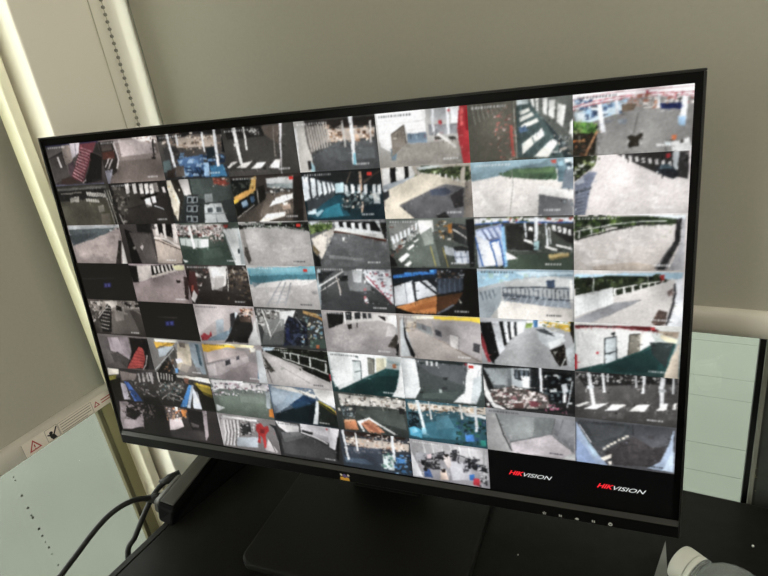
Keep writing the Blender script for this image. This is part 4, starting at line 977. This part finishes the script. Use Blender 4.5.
C('2c2c30 1c1c20 4a4a50', 12, '430,325 600,290 600,320 520,350 520,390 420,390', 60); C('24242a 3c3c44', 11, '640,335 700,340 700,400 640,400', 24); P('e0c8cc', '452,318 476,314 478,334 456,336'); P('e0d4d0', '536,322 566,326 574,370 560,388 540,352'); P('2a2420', '540,316 556,316 556,330 542,330'); P('3c3c42', '574,296 600,292 600,350 580,350'); L('2a2c34', 4, '600,318 640,330'); L('2a2c34', 4, '608,326 608,360'); P('3c5a98', '440,384 470,390 486,428 446,425'); P('2b2420', '440,384 460,382 458,398 444,398'); P('dcc4b4', '520,398 548,396 562,440 524,440'); P('2c2220', '524,388 544,386 546,404 528,404'); P('2c70c8', '660,416 682,412 684,440 662,442'); P('d82c3c', '676,432 706,434 712,470 680,462'); P('d8d8dc', '726,400 750,410 750,440 730,440'); C('2c2c32 d0d0d4', 9, '700,370 750,380 750,470 710,460', 16); P('26282c', '720,376 746,386 742,408 716,396'); L('8c8c90', 4, '732,300 728,380')
# --- block 16
B(484, 404, 3.918)
T(6, 6, '86888a', '8e8a8c', ts='d', cam='d')
P('7c8282', '50,40 280,56 268,118 104,148'); P('989c9c', '60,46 200,54 190,128 108,142', .6); P('9fa09f', '10,36 44,38 110,188 16,176'); L('3f4242', 4, '46,36 74,110 108,182'); P('76787c', '284,56 356,66 352,188 270,118'); L('58595c', 3, '280,56 266,118'); L('6a6b70', 4, '310,60 292,130'); P('b6aeb2', '106,150 262,120 340,186 356,216 110,188'); C('c4bcc0 a8a0a4', 12, '110,150 262,124 330,190 120,186', 26, .4); L('646668', 3, '104,148 264,119 352,190'); P('b0b4b2', '330,200 356,196 356,218 310,212')
T(7, 6, '5a5c60', '55555a', ts='d', cam='d')
P('a4b8d8', '362,70 410,150 486,240 362,222'); P('8ea8d8', '362,130 400,170 440,232 362,222', .7); P('b8d8ec', '372,90 400,130 452,200 430,205', .7); P('4c5054', '368,66 584,80 584,122 470,180 420,150'); P('6c7074', '400,76 560,88 540,120 440,150', .4); P('54565c', '584,80 740,96 735,140 660,170 584,122'); L('2c2d30', 3, '584,80 584,122'); P('4a4648', '470,190 584,124 660,172 712,166 690,240 640,246 500,236'); C('5c5658 3a3638', 12, '480,180 590,130 690,190 640,240 500,230', 40, .4); P('a8bcd8', '744,100 744,270 640,250 690,226 730,150'); P('c8dcee', '742,140 742,268 700,260 730,200', .6); L('e4e8f0', 4, '372,78 420,150')
for x_, y_ in ((472, 174), (486, 166), (500, 157), (514, 150), (530, 142), (546, 134), (560, 127)):
    P('e8e0d0', [(x_ - 7, y_ - 4), (x_ + 6, y_ - 6), (x_ + 7, y_ + 3), (x_ - 5, y_ + 6)])
P('f4ece0', '456,210 500,196 498,212 470,222'); P('f0e8dc', '486,226 500,224 500,236 492,238')
T(6, 7, '050506', '040405', ts=None, cam=None)
T(7, 7, '040405', '040404', ts=None, cam=None)

# camera look: slightly wandering edges, darker corners, deeper shadows
def box_blur(a, r):
    for ax_ in (0, 1):
        pd = [(0, 0)] * 3; pd[ax_] = (r + 1, r)
        c_ = np.cumsum(np.pad(a, pd, 'edge'), axis=ax_)
        n_ = a.shape[ax_]
        a = (np.take(c_, range(2 * r + 1, 2 * r + 1 + n_), axis=ax_) - np.take(c_, range(0, n_), axis=ax_)) / (2 * r + 1)
    return a


def detail(a):
    """fine scene detail: many short faint strokes tinted from the colour beneath, most in the busy and dark parts"""
    h, w = a.shape[:2]
    lum = a.mean(-1)
    gy_, gx_ = np.gradient(box_blur(a, 2).mean(-1))
    busy = box_blur(np.hypot(gx_, gy_)[:, :, None], 7)[:, :, 0]
    src = a.copy()
    for i in range(900):
        x = rng.randint(2, w - 2); y = rng.randint(2, h - 2)
        l = lum[y, x]
        k = min(1.0, busy[y, x] * 28 + .12) * (1.0 if l < .6 else .35)
        if rng.rand() > k + .1:
            continue
        ln = rng.randint(2, 9); wd = rng.randint(1, 3)
        if rng.rand() < .5:
            sl = (slice(y, min(h, y + wd)), slice(x, min(w, x + ln)))
        else:
            sl = (slice(y, min(h, y + ln)), slice(x, min(w, x + wd)))
        tone = src[y, x] * (1 + rng.randn() * .55 * k) + rng.randn() * .10 * k
        if rng.rand() < .12:
            j = rng.randint(0, h), rng.randint(0, w)
            tone = src[j]
        al = rng.uniform(.25, .7) * max(k, .25)
        a[sl] = a[sl] * (1 - al) + np.clip(tone, 0, 1) * al
    return a


def warp(a):
    h, w = a.shape[:2]
    dx = .55 * vnoise(h, w, 22); dy = .5 * vnoise(h, w, 22)
    yy, xx = np.mgrid[0:h, 0:w]
    return a[np.clip(np.rint(yy + dy), 0, h - 1).astype(int), np.clip(np.rint(xx + dx), 0, w - 1).astype(int)]


for (c, r) in META:
    if (c, r) in ((0, 3), (1, 4), (6, 7), (7, 7)):
        continue
    a = CAN[r * TH:(r + 1) * TH, c * TW:(c + 1) * TW]
    b = warp(detail(a))
    b = .86 * b + .14 * box_blur(b, 3)
    b = b + .07 * box_blur(np.clip(b - .55, 0, 1), 7)        # light haze round bright areas
    lum = b.mean(-1, keepdims=True)
    b = lum + (b - lum) * .78
    yy = np.linspace(-1, 1, TH)[:, None, None]; xx = np.linspace(-1, 1, TW)[None, :, None]
    b = b * (1.05 - .06 * (xx * xx + yy * yy)) * (1 + .07 * vnoise(TH, TW, 40)[:, :, None])
    b = np.clip(b, 0, 1)
    lum = np.clip(b.mean(-1, keepdims=True), .004, 1)
    b = b * ((lum * .55 + .45 * (lum * lum * (3 - 2 * lum))) / lum)      # gentle S-curve on brightness alone
    b = b * (.92 + .10 * c / 7)  # left columns dimmed: viewing-angle loss put into the picture
    a[:] = b

# burnt-in captions (illegible specks at this size) and record marks
for (c, r), (ts, cam_, dot) in META.items():
    a = CAN[r * TH:(r + 1) * TH, c * TW:(c + 1) * TW]
    if ts:
        colr = hexc('ececec' if ts == 'w' else '303236')
        x = 8
        while x < 74:
            w = rng.randint(2, 5)
            a[5:9, x:x + w] = a[5:9, x:x + w] * .35 + colr * .65
            x += w + rng.randint(2, 4)
    if cam_:
        colr = hexc({'w': 'f4f4f4', 'd': '2b2b2e'}[cam_])
        x = 138
        while x < 168:
            w = rng.randint(2, 5)
            a[95:99, x:x + w] = a[95:99, x:x + w] * .3 + colr * .7
            x += w + rng.randint(1, 3)
    if dot:
        a[7:14, 160:171] = hexc('c83a34')
    if (c, r) not in ((0, 3), (1, 4), (6, 7), (7, 7)):
        # camera grain: coarse and fine value noise
        for gw, amp in ((64, .012), (110, .028)):
            g = rng.randn(gw * 9 // 16 + 2, gw + 2)
            yy = np.linspace(0, g.shape[0] - 1.001, TH); xx = np.linspace(0, g.shape[1] - 1.001, TW)
            yi = yy.astype(int); xi = xx.astype(int)
            fy = (yy - yi)[:, None]; fx = (xx - xi)[None]
            v = (g[yi][:, xi] * (1 - fy) * (1 - fx) + g[yi + 1][:, xi] * fy * (1 - fx) + g[yi][:, xi + 1] * (1 - fy) * fx + g[yi + 1][:, xi + 1] * fy * fx)
            a += (amp * v)[:, :, None] * (.35 + a)
CAN = np.clip(CAN, 0, 1)


def smooth(a):
    p = np.pad(a, ((1, 1), (1, 1), (0, 0)), 'edge')
    k = (.25, .5, .25)
    p = sum(k[i] * p[i:i + a.shape[0]] for i in range(3))
    return sum(k[i] * p[:, i:i + a.shape[1]] for i in range(3))


# ------------------------------------------------------------------ monitor
M_SCREEN = mat('screen_off', '#040404', .35, spec=.1)
M_FEED = bpy.data.materials.new('screen_picture')
M_FEED.use_nodes = True
nt = M_FEED.node_tree
bs = nt.nodes['Principled BSDF']
at = nt.nodes.new('ShaderNodeAttribute')
at.attribute_name = 'picture'
bs.inputs['Base Color'].default_value = (.002, .002, .002, 1)
bs.inputs['Roughness'].default_value = .4
bs.inputs['Specular IOR Level'].default_value = .1
nt.links.new(at.outputs['Color'], bs.inputs['Emission Color'])
bs.inputs['Emission Strength'].default_value = 1.0

MC = Vector((-0.31837, 0.39208, -0.22828 + ZC))
MX = Vector((0.99319, 0.116503, 0.0)); MY = Vector((-0.011819, 0.100761, 0.99484)); MZ = Vector((0.115902, -0.988066, 0.101452))
PANEL = Matrix((MX, MY, MZ)).transposed().to_4x4()
PANEL.translation = MC
YAW = math.atan2(MX.y, MX.x)
mon = empty('computer_monitor', (MC.x, MC.y + .02, .75))
mon.rotation_euler = (0, 0, YAW)
tag(mon, 'large black desktop monitor showing a grid of security camera feeds', 'monitor')
ROOT = Matrix.Translation(mon.location) @ Matrix.Rotation(YAW, 4, 'Z')
PL = ROOT.inverted() @ PANEL


def pan(o):
    o.matrix_local = PL
    return o


W2, H2 = .2985, .168
# back housing with a deeper centre block
bm = bmesh.new()
add_box(bm, (-.3045, -.186, -.014), (.3045, .1762, -.0012), .002)
pan(bm_obj('rear_housing', bm, M_BLACK, mon))
bm = bmesh.new()
add_box(bm, (-.19, -.15, -.045), (.19, .09, -.0135), .012, 3)
pan(bm_obj('electronics_bulge', bm, M_BLACK, mon))
# bezel ring: border of dark glass round the picture, with a slim raised lip
bm = bmesh.new()
o_ = rrect(-.3035, -.1700, .3035, .1748, .004, 4); i_ = [(-W2, -H2), (W2, -H2), (W2, H2), (-W2, H2)]
for lo, hi in (((-.3035, H2), (.3035, .1748)), ((-.3035, -.170), (.3035, -H2)), ((-.3035, -H2), (-W2, H2)), ((W2, -H2), (.3035, H2))):
    add_box(bm, (lo[0], lo[1], -.0012), (hi[0], hi[1], .0))
pan(bm_obj('bezel', bm, M_BEZEL, mon))
bm = bmesh.new()
for lo, hi in (((-.3052, .1748), (.3052, .1765)), ((-.3052, -.186), (-.3035, .1748)), ((.3035, -.186), (.3052, .1748))):
    add_box(bm, (lo[0], lo[1], -.0125), (hi[0], hi[1], .0014), .0006)
pan(bm_obj('frame_lip', bm, mat('lip_plastic', '#1c1c1a', .35), mon))
# chin: chamfered bar below the picture
prof = [(-.1698, -.0014), (-.1752, .0010), (-.1864, .0010), (-.1872, .0002), (-.1872, -.0140), (-.1698, -.0140)]
bm = bmesh.new()
ra = [bm.verts.new((-.3045, y, z)) for y, z in prof]; rb = [bm.verts.new((.3045, y, z)) for y, z in prof]
for k in range(6):
    bm.faces.new((ra[k], ra[(k + 1) % 6], rb[(k + 1) % 6], rb[k]))
bm.faces.new(ra); bm.faces.new(rb)
bmesh.ops.recalc_face_normals(bm, faces=bm.faces)
chin = pan(bm_obj('chin', bm, mat('chin_plastic', '#080808', .45, spec=.12), mon))
chin['label'] = 'lower bezel bar with button marks'
bm = bmesh.new()
a_ = [bm.verts.new(v) for v in ((-.3045, -.1700, -.0008), (.3045, -.1700, -.0008), (.3045, -.1750, .0014), (-.3045, -.1750, .0014))]
b_ = [bm.verts.new(v) for v in ((-.3045, -.1700, -.0012), (.3045, -.1700, -.0012), (.3045, -.1750, .0009), (-.3045, -.1750, .0009))]
bm.faces.new(a_); bm.faces.new(b_)
for k in range(4):
    bm.faces.new((a_[k], a_[(k + 1) % 4], b_[(k + 1) % 4], b_[k]))
bmesh.ops.recalc_face_normals(bm, faces=bm.faces)
pan(bm_obj('chin_lip', bm, mat('chin_lip_highlight', '#302f2c', .4, spec=.2), mon))['label'] = 'chamfer along the lower bezel, its highlight put into the grey'  # highlight on the chamfer painted as a lighter grey
# screen and its feeds
scr = pan(box('screen', (-W2, -H2, -.0012), (W2, H2, .0), M_SCREEN, mon))
NX, NY = 96, 54
tw, th = 2 * W2 / 8, 2 * H2 / 8
gx, gy = np.meshgrid(np.linspace(0, tw, NX + 1), np.linspace(0, -th, NY + 1))
V = np.stack([gx, gy, np.zeros_like(gx)], -1).reshape(-1, 3)
idx = np.arange((NX + 1) * (NY + 1)).reshape(NY + 1, NX + 1)
F = np.stack([idx[1:, :-1], idx[1:, 1:], idx[:-1, 1:], idx[:-1, :-1]], -1).reshape(-1, 4)
base_me = bpy.data.meshes.new('camera_feed')
base_me.from_pydata(V.tolist(), [], F.tolist())
base_me.update()
base_me.materials.append(M_FEED)
base_me.color_attributes.new('picture', 'FLOAT_COLOR', 'POINT')
for r in range(8):
    for c in range(8):
        a = smooth(smooth(CAN[r * TH:(r + 1) * TH, c * TW:(c + 1) * TW]))
        p = np.pad(a, ((1, 1), (1, 1), (0, 0)), 'edge')
        ys = np.clip(np.arange(NY + 1) * 2, 0, TH); xs = np.clip(np.arange(NX + 1) * 2, 0, TW)
        s4 = (p[ys][:, xs] + p[ys + 1][:, xs] + p[ys][:, xs + 1] + p[ys + 1][:, xs + 1]) / 4
        lin = np.where(s4 <= .04045, s4 / 12.92, ((s4 + .055) / 1.055) ** 2.4)
        rgba = np.concatenate([lin, np.ones(lin.shape[:2] + (1,))], -1).astype(np.float32)
        me = base_me.copy()
        me.color_attributes['picture'].data.foreach_set('color', rgba.ravel())
        o = link('camera_feed', me, None, scr)
        o.location = (-W2 + c * tw, H2 - r * th, .0004)


def text_mesh(name, body, x0, x1, yc, h, m, parent, z, shear=.28, bold=.012):
    cu = bpy.data.curves.new(name, 'FONT')
    cu.body = body
    cu.shear = shear
    cu.offset = bold
    cu.resolution_u = 4
    tmp = bpy.data.objects.new(name, cu)
    COL.objects.link(tmp)
    dg = bpy.context.evaluated_depsgraph_get()
    me = bpy.data.meshes.new_from_object(tmp.evaluated_get(dg))
    bpy.data.objects.remove(tmp, do_unlink=True)
    co = np.array([v.co[:] for v in me.vertices])
    lo, hi = co.min(0), co.max(0)
    for v in me.vertices:
        v.co.x = x0 + (v.co.x - lo[0]) / (hi[0] - lo[0]) * (x1 - x0)
        v.co.y = yc - h / 2 + (v.co.y - lo[1]) / (hi[1] - lo[1]) * h
        v.co.z = z
    me.materials.clear()
    return link(name, me, m, parent)


M_TRED = mat('logo_red', '#d8202c', .5, emit=.9)
M_TWHITE = mat('logo_white', '#b8bcc0', .5, emit=.8)
for xa, xk, xb in ((.1672, .1806, .2046), (.2410, .2544, .2789)):
    text_mesh('lettering', 'HIK', xa, xk, -.1466, .0044, M_TRED, scr, .0008, .42, .02)['label'] = 'red slanted letters'
    text_mesh('lettering', 'VISION', xk - .0001, xb, -.1469, .0040, M_TWHITE, scr, .0008, .42, .004)['label'] = 'white slanted letters'


def flat(name, polys, m, parent, z):
    bm = bmesh.new()
    for pl in polys:
        bm.faces.new([bm.verts.new((x, y, z)) for x, y in pl])
    bmesh.ops.recalc_face_normals(bm, faces=bm.faces)
    for f in bm.faces:
        f.normal_update()
        if f.normal.z < 0:
            f.normal_flip()
    return bm_obj(name, bm, m, parent)


# maker's emblem on the chin: small coloured birds over a gold bar
ex0, ey0 = -.0058, -.1855
M_E1 = mat('emblem_white', '#d8d0c8', .5); M_E2 = mat('emblem_violet', '#5a4a86', .5); M_E3 = mat('emblem_gold', '#e0a83c', .5)


def bird(cx, cy, s):
    return [(cx - s, cy + s * .6), (cx - s * .2, cy + s), (cx + s * .7, cy + s * .5), (cx + s, cy - s * .3), (cx + s * .3, cy - s), (cx - s * .7, cy - s * .6)]


flat('emblem', [bird(ex0 + .0014, ey0 + .0060, .0014), bird(ex0 + .0094, ey0 + .0062, .0014)], M_E1, chin, .0013)
flat('emblem', [bird(ex0 + .0054, ey0 + .0052, .0024), [(ex0 + .007, ey0 + .0038), (ex0 + .0104, ey0 + .004), (ex0 + .0104, ey0 + .0054), (ex0 + .007, ey0 + .0054)]], M_E2, chin, .0014)
flat('emblem', [[(ex0, ey0), (ex0 + .0104, ey0), (ex0 + .0100, ey0 + .0032), (ex0 + .0074, ey0 + .0040), (ex0 + .0052, ey0 + .0026), (ex0 + .003, ey0 + .0040), (ex0 + .0002, ey0 + .0034)]], M_E3, chin, .0015)
# button marks
M_ICON = mat('button_print', '#b9bab4', .5)


def disc(cx, cy, r, n=12):
    return [(cx + r * math.cos(2 * math.pi * k / n), cy + r * math.sin(2 * math.pi * k / n)) for k in range(n)]


def ringq(cx, cy, r, w, n=14):
    out = []
    for k in range(n):
        a, b = 2 * math.pi * k / n, 2 * math.pi * (k + 1) / n
        out.append([(cx + r * math.cos(a), cy + r * math.sin(a)), (cx + r * math.cos(b), cy + r * math.sin(b)), (cx + (r - w) * math.cos(b), cy + (r - w) * math.sin(b)), (cx + (r - w) * math.cos(a), cy + (r - w) * math.sin(a))])
    return out


yb_ = -.1838
star = []
for k in range(10):
    a = math.pi / 2 + k * math.pi / 5; b = a + math.pi / 5
    r1, r2 = (.0019, .0010) if k % 2 == 0 else (.0010, .0019)
    star.append([(.1972 + r1 * math.cos(a), yb_ + r1 * math.sin(a)), (.1972 + r2 * math.cos(b), yb_ + r2 * math.sin(b)), (.1972 + .5 * r2 * math.cos(b), yb_ + .5 * r2 * math.sin(b)), (.1972 + .5 * r1 * math.cos(a), yb_ + .5 * r1 * math.sin(a))])
flat('button_mark', star, M_ICON, chin, .0013)
flat('button_mark', [[(.2097, yb_ - .0010), (.2107, yb_ - .0010), (.2107, yb_ + .0012), (.2097, yb_ + .0012)], [(.2111, yb_ - .0012), (.2121, yb_ - .0012), (.2121, yb_ + .0010), (.2111, yb_ + .0010)]], M_ICON, chin, .0013)
flat('button_mark', [disc(.2248, yb_ - .0003, .0012)] + [[(.2232, yb_ - .001), (.2264, yb_ - .001), (.2264, yb_ + .0002), (.2232, yb_ + .0002)]], M_ICON, chin, .0013)
flat('button_mark', [[(.2371, yb_ - .0010), (.2381, yb_ - .0010), (.2381, yb_ + .0012), (.2371, yb_ + .0012)], [(.2386, yb_ - .0012), (.2396, yb_ - .0012), (.2396, yb_ + .0010), (.2386, yb_ + .0010)]], M_ICON, chin, .0013)
flat('button_mark', ringq(.252, yb_, .0017, .0008) + [[(.2517, yb_), (.2523, yb_), (.2523, yb_ + .0019), (.2517, yb_ + .0019)]], M_ICON, chin, .0013)
# stand: neck and broad flat foot, in the root's own frame
bm = bmesh.new()
add_box(bm, (-.045, .035, .006), (.045, .070, .20), .006, 3)
bm_obj('stand_neck', bm, M_BASE, mon)
pts = rrect(-.122, -.098, .122, .100, .016, 8)
ft = prism('stand_base', pts, .0085, M_BASE, mon, bevel=.003)
ft.location = (0, 0, .0005)
bm = bmesh.new()
add_box(bm, (-.05, .030, .12), (.05, .072, .24), .006, 3)
bm_obj('stand_hinge', bm, M_BASE, mon)

# ------------------------------------------------------------------ desk
desk = empty('desk', (.2, .2, 0))
tag(desk, 'black laminate desk standing in the window corner under the monitor', 'desk')


def dk(name, lo, hi, m, bevel=0.0):
    o = box(name, lo, hi, m, desk, bevel)
    o.matrix_parent_inverse = Matrix.Translation((-.2, -.2, 0))
    return o


DT = .75
dk('desktop', (-.5535, -.16, DT - .028), (1.05, .57, DT), M_DESK, .002)
dk('edge_band', (-.5625, -.16, DT - .028), (-.5535, .57, DT + .0003), M_DESK_EDGE, .001)
dk('side_panel', (-.54, -.12, 0), (-.515, .54, DT - .028), M_DESK)
dk('side_panel', (1.0, -.12, 0), (1.025, .54, DT - .028), M_DESK)
dk('modesty_panel', (-.515, .50, .22), (1.0, .518, DT - .028), M_DESK)

# crumbs on the dark desk
for (px, py, r), lab in zip(((753, 546.5, .0011), (518, 555, .0007)), ('white crumb on the black desk beside the plastic bottle', 'tiny pale crumb on the black desk beside the stand base')):
    c = on_z(px, py, DT)
    bm = bmesh.new()
    bmesh.ops.create_icosphere(bm, subdivisions=2, radius=r)
    for v in bm.verts:
        v.co *= 1 + .25 * math.sin(v.co.x * 4000) * math.cos(v.co.y * 3100)
        v.co.z = max(v.co.z, -r * .6) + r * .6
    o = bm_obj('crumb', bm, mat('crumb_white', '#dcdcd4', .8), None, True)
    o.location = (c.x, c.y, DT)
    tag(o, lab, 'crumb')

# ------------------------------------------------------------------ small black device on the desk edge
dev = empty('network_box', (-.55, .37, DT))
tag(dev, 'small black electronic box under the monitor edge with two cables plugged in', 'electronics box')
devinv = Matrix.Translation((.55, -.37, -DT))


def hexa(name, bot, top, m, parent, bevel=0.003):
    bm = bmesh.new()
    a = [bm.verts.new(p) for p in bot]; b = [bm.verts.new(p) for p in top]
    n = len(a)
    bm.faces.new(a[::-1]); bm.faces.new(b)
    for k in range(n):
        bm.faces.new((a[k], a[(k + 1) % n], b[(k + 1) % n], b[k]))
    bmesh.ops.recalc_face_normals(bm, faces=bm.faces)
    if bevel:
        bmesh.ops.bevel(bm, geom=list(bm.edges), offset=bevel, segments=2, affect='EDGES', profile=.5)
    o = bm_obj(name, bm, m, parent)
    o.matrix_parent_inverse = devinv
    return o


z0 = DT
hexa('case', [(-.572, .316, z0), (-.546, .314, z0), (-.526, .470, z0), (-.570, .470, z0)],
     [(-.570, .320, z0 + .024), (-.543, .322, z0 + .020), (-.545, .470, z0 + .052), (-.572, .470, z0 + .052)], M_DEVICE, dev, .004)
hexa('connector_housing', [(-.583, .322, z0 + .006), (-.5695, .320, z0 + .006), (-.570, .368, z0 + .008), (-.581, .368, z0 + .008)],
     [(-.581, .324, z0 + .022), (-.568, .322, z0 + .026), (-.569, .366, z0 + .034), (-.579, .364, z0 + .030)], M_DEVICE_GREY, dev, .003)
hexa('top_sheen_plate', [(-.568, .325, z0 + .0225), (-.548, .327, z0 + .0212), (-.550, .466, z0 + .0505), (-.569, .466, z0 + .0505)],
     [(-.568, .325, z0 + .0255), (-.548, .327, z0 + .0237), (-.550, .466, z0 + .0532), (-.569, .466, z0 + .0532)], M_DEVICE_GREY, dev, .0008)  # light reflected by the case top, painted as a greyer plate

# two black cables
p1 = [on_x(px, py, X) for px, py, X in ((178, 475.5, -.583), (169, 479.5, -.590), (160, 486.5, -.595), (153, 496, -.597), (147, 508, -.598), (141, 522, -.599), (135, 537, -.600), (128, 554, -.601))]
e_ = p1[-1]
c1 = tube('cable', p1 + [(e_.x, e_.y - .006, e_.z - .06), (e_.x, e_.y - .01, .40), (e_.x, e_.y, .05), (e_.x - .004, e_.y + .012, .0045), (e_.x - .005, e_.y + .05, .0045)], .0034, M_CABLE)
tag(c1, 'black cable dropping straight down from the electronics box', 'cable')
o = lathe('plug', [(0, 0), (.0062, 0), (.0065, .014), (.0048, .018), (.0042, .026), (0, .026)], M_CABLE, c1, n=14)
d_ = Vector((-.015, -.006, .003)).normalized()
d_ = (p1[1] - p1[0]).normalized()
o.matrix_local = Matrix.Translation(p1[0] - d_ * .003) @ d_.to_track_quat('Z', 'Y').to_matrix().to_4x4()
p2 = [on_x(px, py, X) for px, py, X in ((163, 498.5, -.578), (155, 498.5, -.586), (144, 498.5, -.592), (132, 501, -.597), (119, 507.5, -.602), (106, 518, -.607), (92, 534, -.612), (77, 554, -.617), (62, 574, -.621), (46, 598, -.625))]
e_ = p2[-1]
c2 = tube('cable', p2 + [(e_.x - .003, e_.y - .03, e_.z - .10), (e_.x - .003, e_.y - .06, .35), (e_.x, e_.y - .09, .04), (e_.x + .004, e_.y - .12, .0045), (e_.x + .01, e_.y - .25, .0045)], .0034, M_CABLE)
tag(c2, 'black cable arching outwards over the desk edge in front of the window', 'cable')
o = lathe('plug', [(0, 0), (.0066, 0), (.0068, .012), (.005, .017), (.0042, .024), (0, .024)], M_CABLE, c2, n=14)
d_ = Vector((-.010, -.0085, .0045)).normalized()
d_ = (p2[1] - p2[0]).normalized()
o.matrix_local = Matrix.Translation(p2[0] - d_ * .003) @ d_.to_track_quat('Z', 'Y').to_matrix().to_4x4()

# ------------------------------------------------------------------ slip of paper under the bottle
pp = [on_z(665.5, 541, DT + .0004), on_z(654, 577, DT + .0004), on_z(648, 600, DT + .0004), on_z(669, 600, DT + .0004)]
bm = bmesh.new()
f = bm.faces.new([bm.verts.new((p.x, p.y, DT + .0003)) for p in pp])
ex = bmesh.ops.extrude_face_region(bm, geom=[f])
bmesh.ops.translate(bm, vec=(0, 0, .0004), verts=[v for v in ex['geom'] if isinstance(v, bmesh.types.BMVert)])
bmesh.ops.recalc_face_normals(bm, faces=bm.faces)
o = bm_obj('paper_slip', bm, mat('grey_paper', '#6a6a66', .8, noise=.05, scale=80))
tag(o, 'narrow grey slip of paper on the desk beside the bottle cap', 'paper')

# ------------------------------------------------------------------ clear plastic bottle lying on the desk
bot = empty('plastic_bottle', (0, 0, 0))
tag(bot, 'clear plastic bottle with white screw cap lying on the desk', 'bottle')
M_CAP = mat('cap_white', '#c2c2b8', .45)
M_PET = bpy.data.materials.new('clear_plastic')
M_PET.use_nodes = True
_b = M_PET.node_tree.nodes['Principled BSDF']
_b.inputs['Base Color'].default_value = (.62, .66, .65, 1)
_b.inputs['Roughness'].default_value = .12
_b.inputs['Transmission Weight'].default_value = .8
_b.inputs['IOR'].default_value = 1.2
# axis: +z of the profile points from the cap end into the body
RB = .033
neck_r = .0165
body = lathe('bottle_body', [(.0150, .016), (neck_r, .016), (neck_r, .0245), (.0175, .026), (.021, .030), (.0262, .036), (.0305, .045), (RB - .0004, .056), (RB, .070), (RB - .0012, .080), (RB, .092), (RB - .0012, .104), (RB, .118), (RB, .175), (RB - .001, .190), (.028, .200), (.014, .202), (0, .197)], M_PET, bot, n=40, cap=False)
capo = lathe('cap', [(0, 0), (.0150, 0), (.0182, .0012), (.0190, .0040), (.0190, .0150), (.0185, .0156), (.0160, .0158)], M_CAP, bot, n=48, cap=False)
ringo = lathe('tamper_ring', [(.0160, .0168), (.0188, .0168), (.0190, .0178), (.0190, .0212), (.0180, .0222), (.0160, .0222)], M_CAP, bot, n=48, cap=False)
nk = lathe('neck_flange', [(.0150, .0228), (.0193, .0228), (.0193, .0242), (.0150, .0246)], M_PET, bot, n=40, cap=False)
ax = Vector((.84, -.54, 0)).normalized()
Rm = ax.to_track_quat('Z', 'Y').to_matrix().to_4x4()
bot.matrix_world = Matrix.Translation((-.014, .442, DT + RB * .88 + .0005)) @ Rm @ Matrix.Scale(.88, 4)
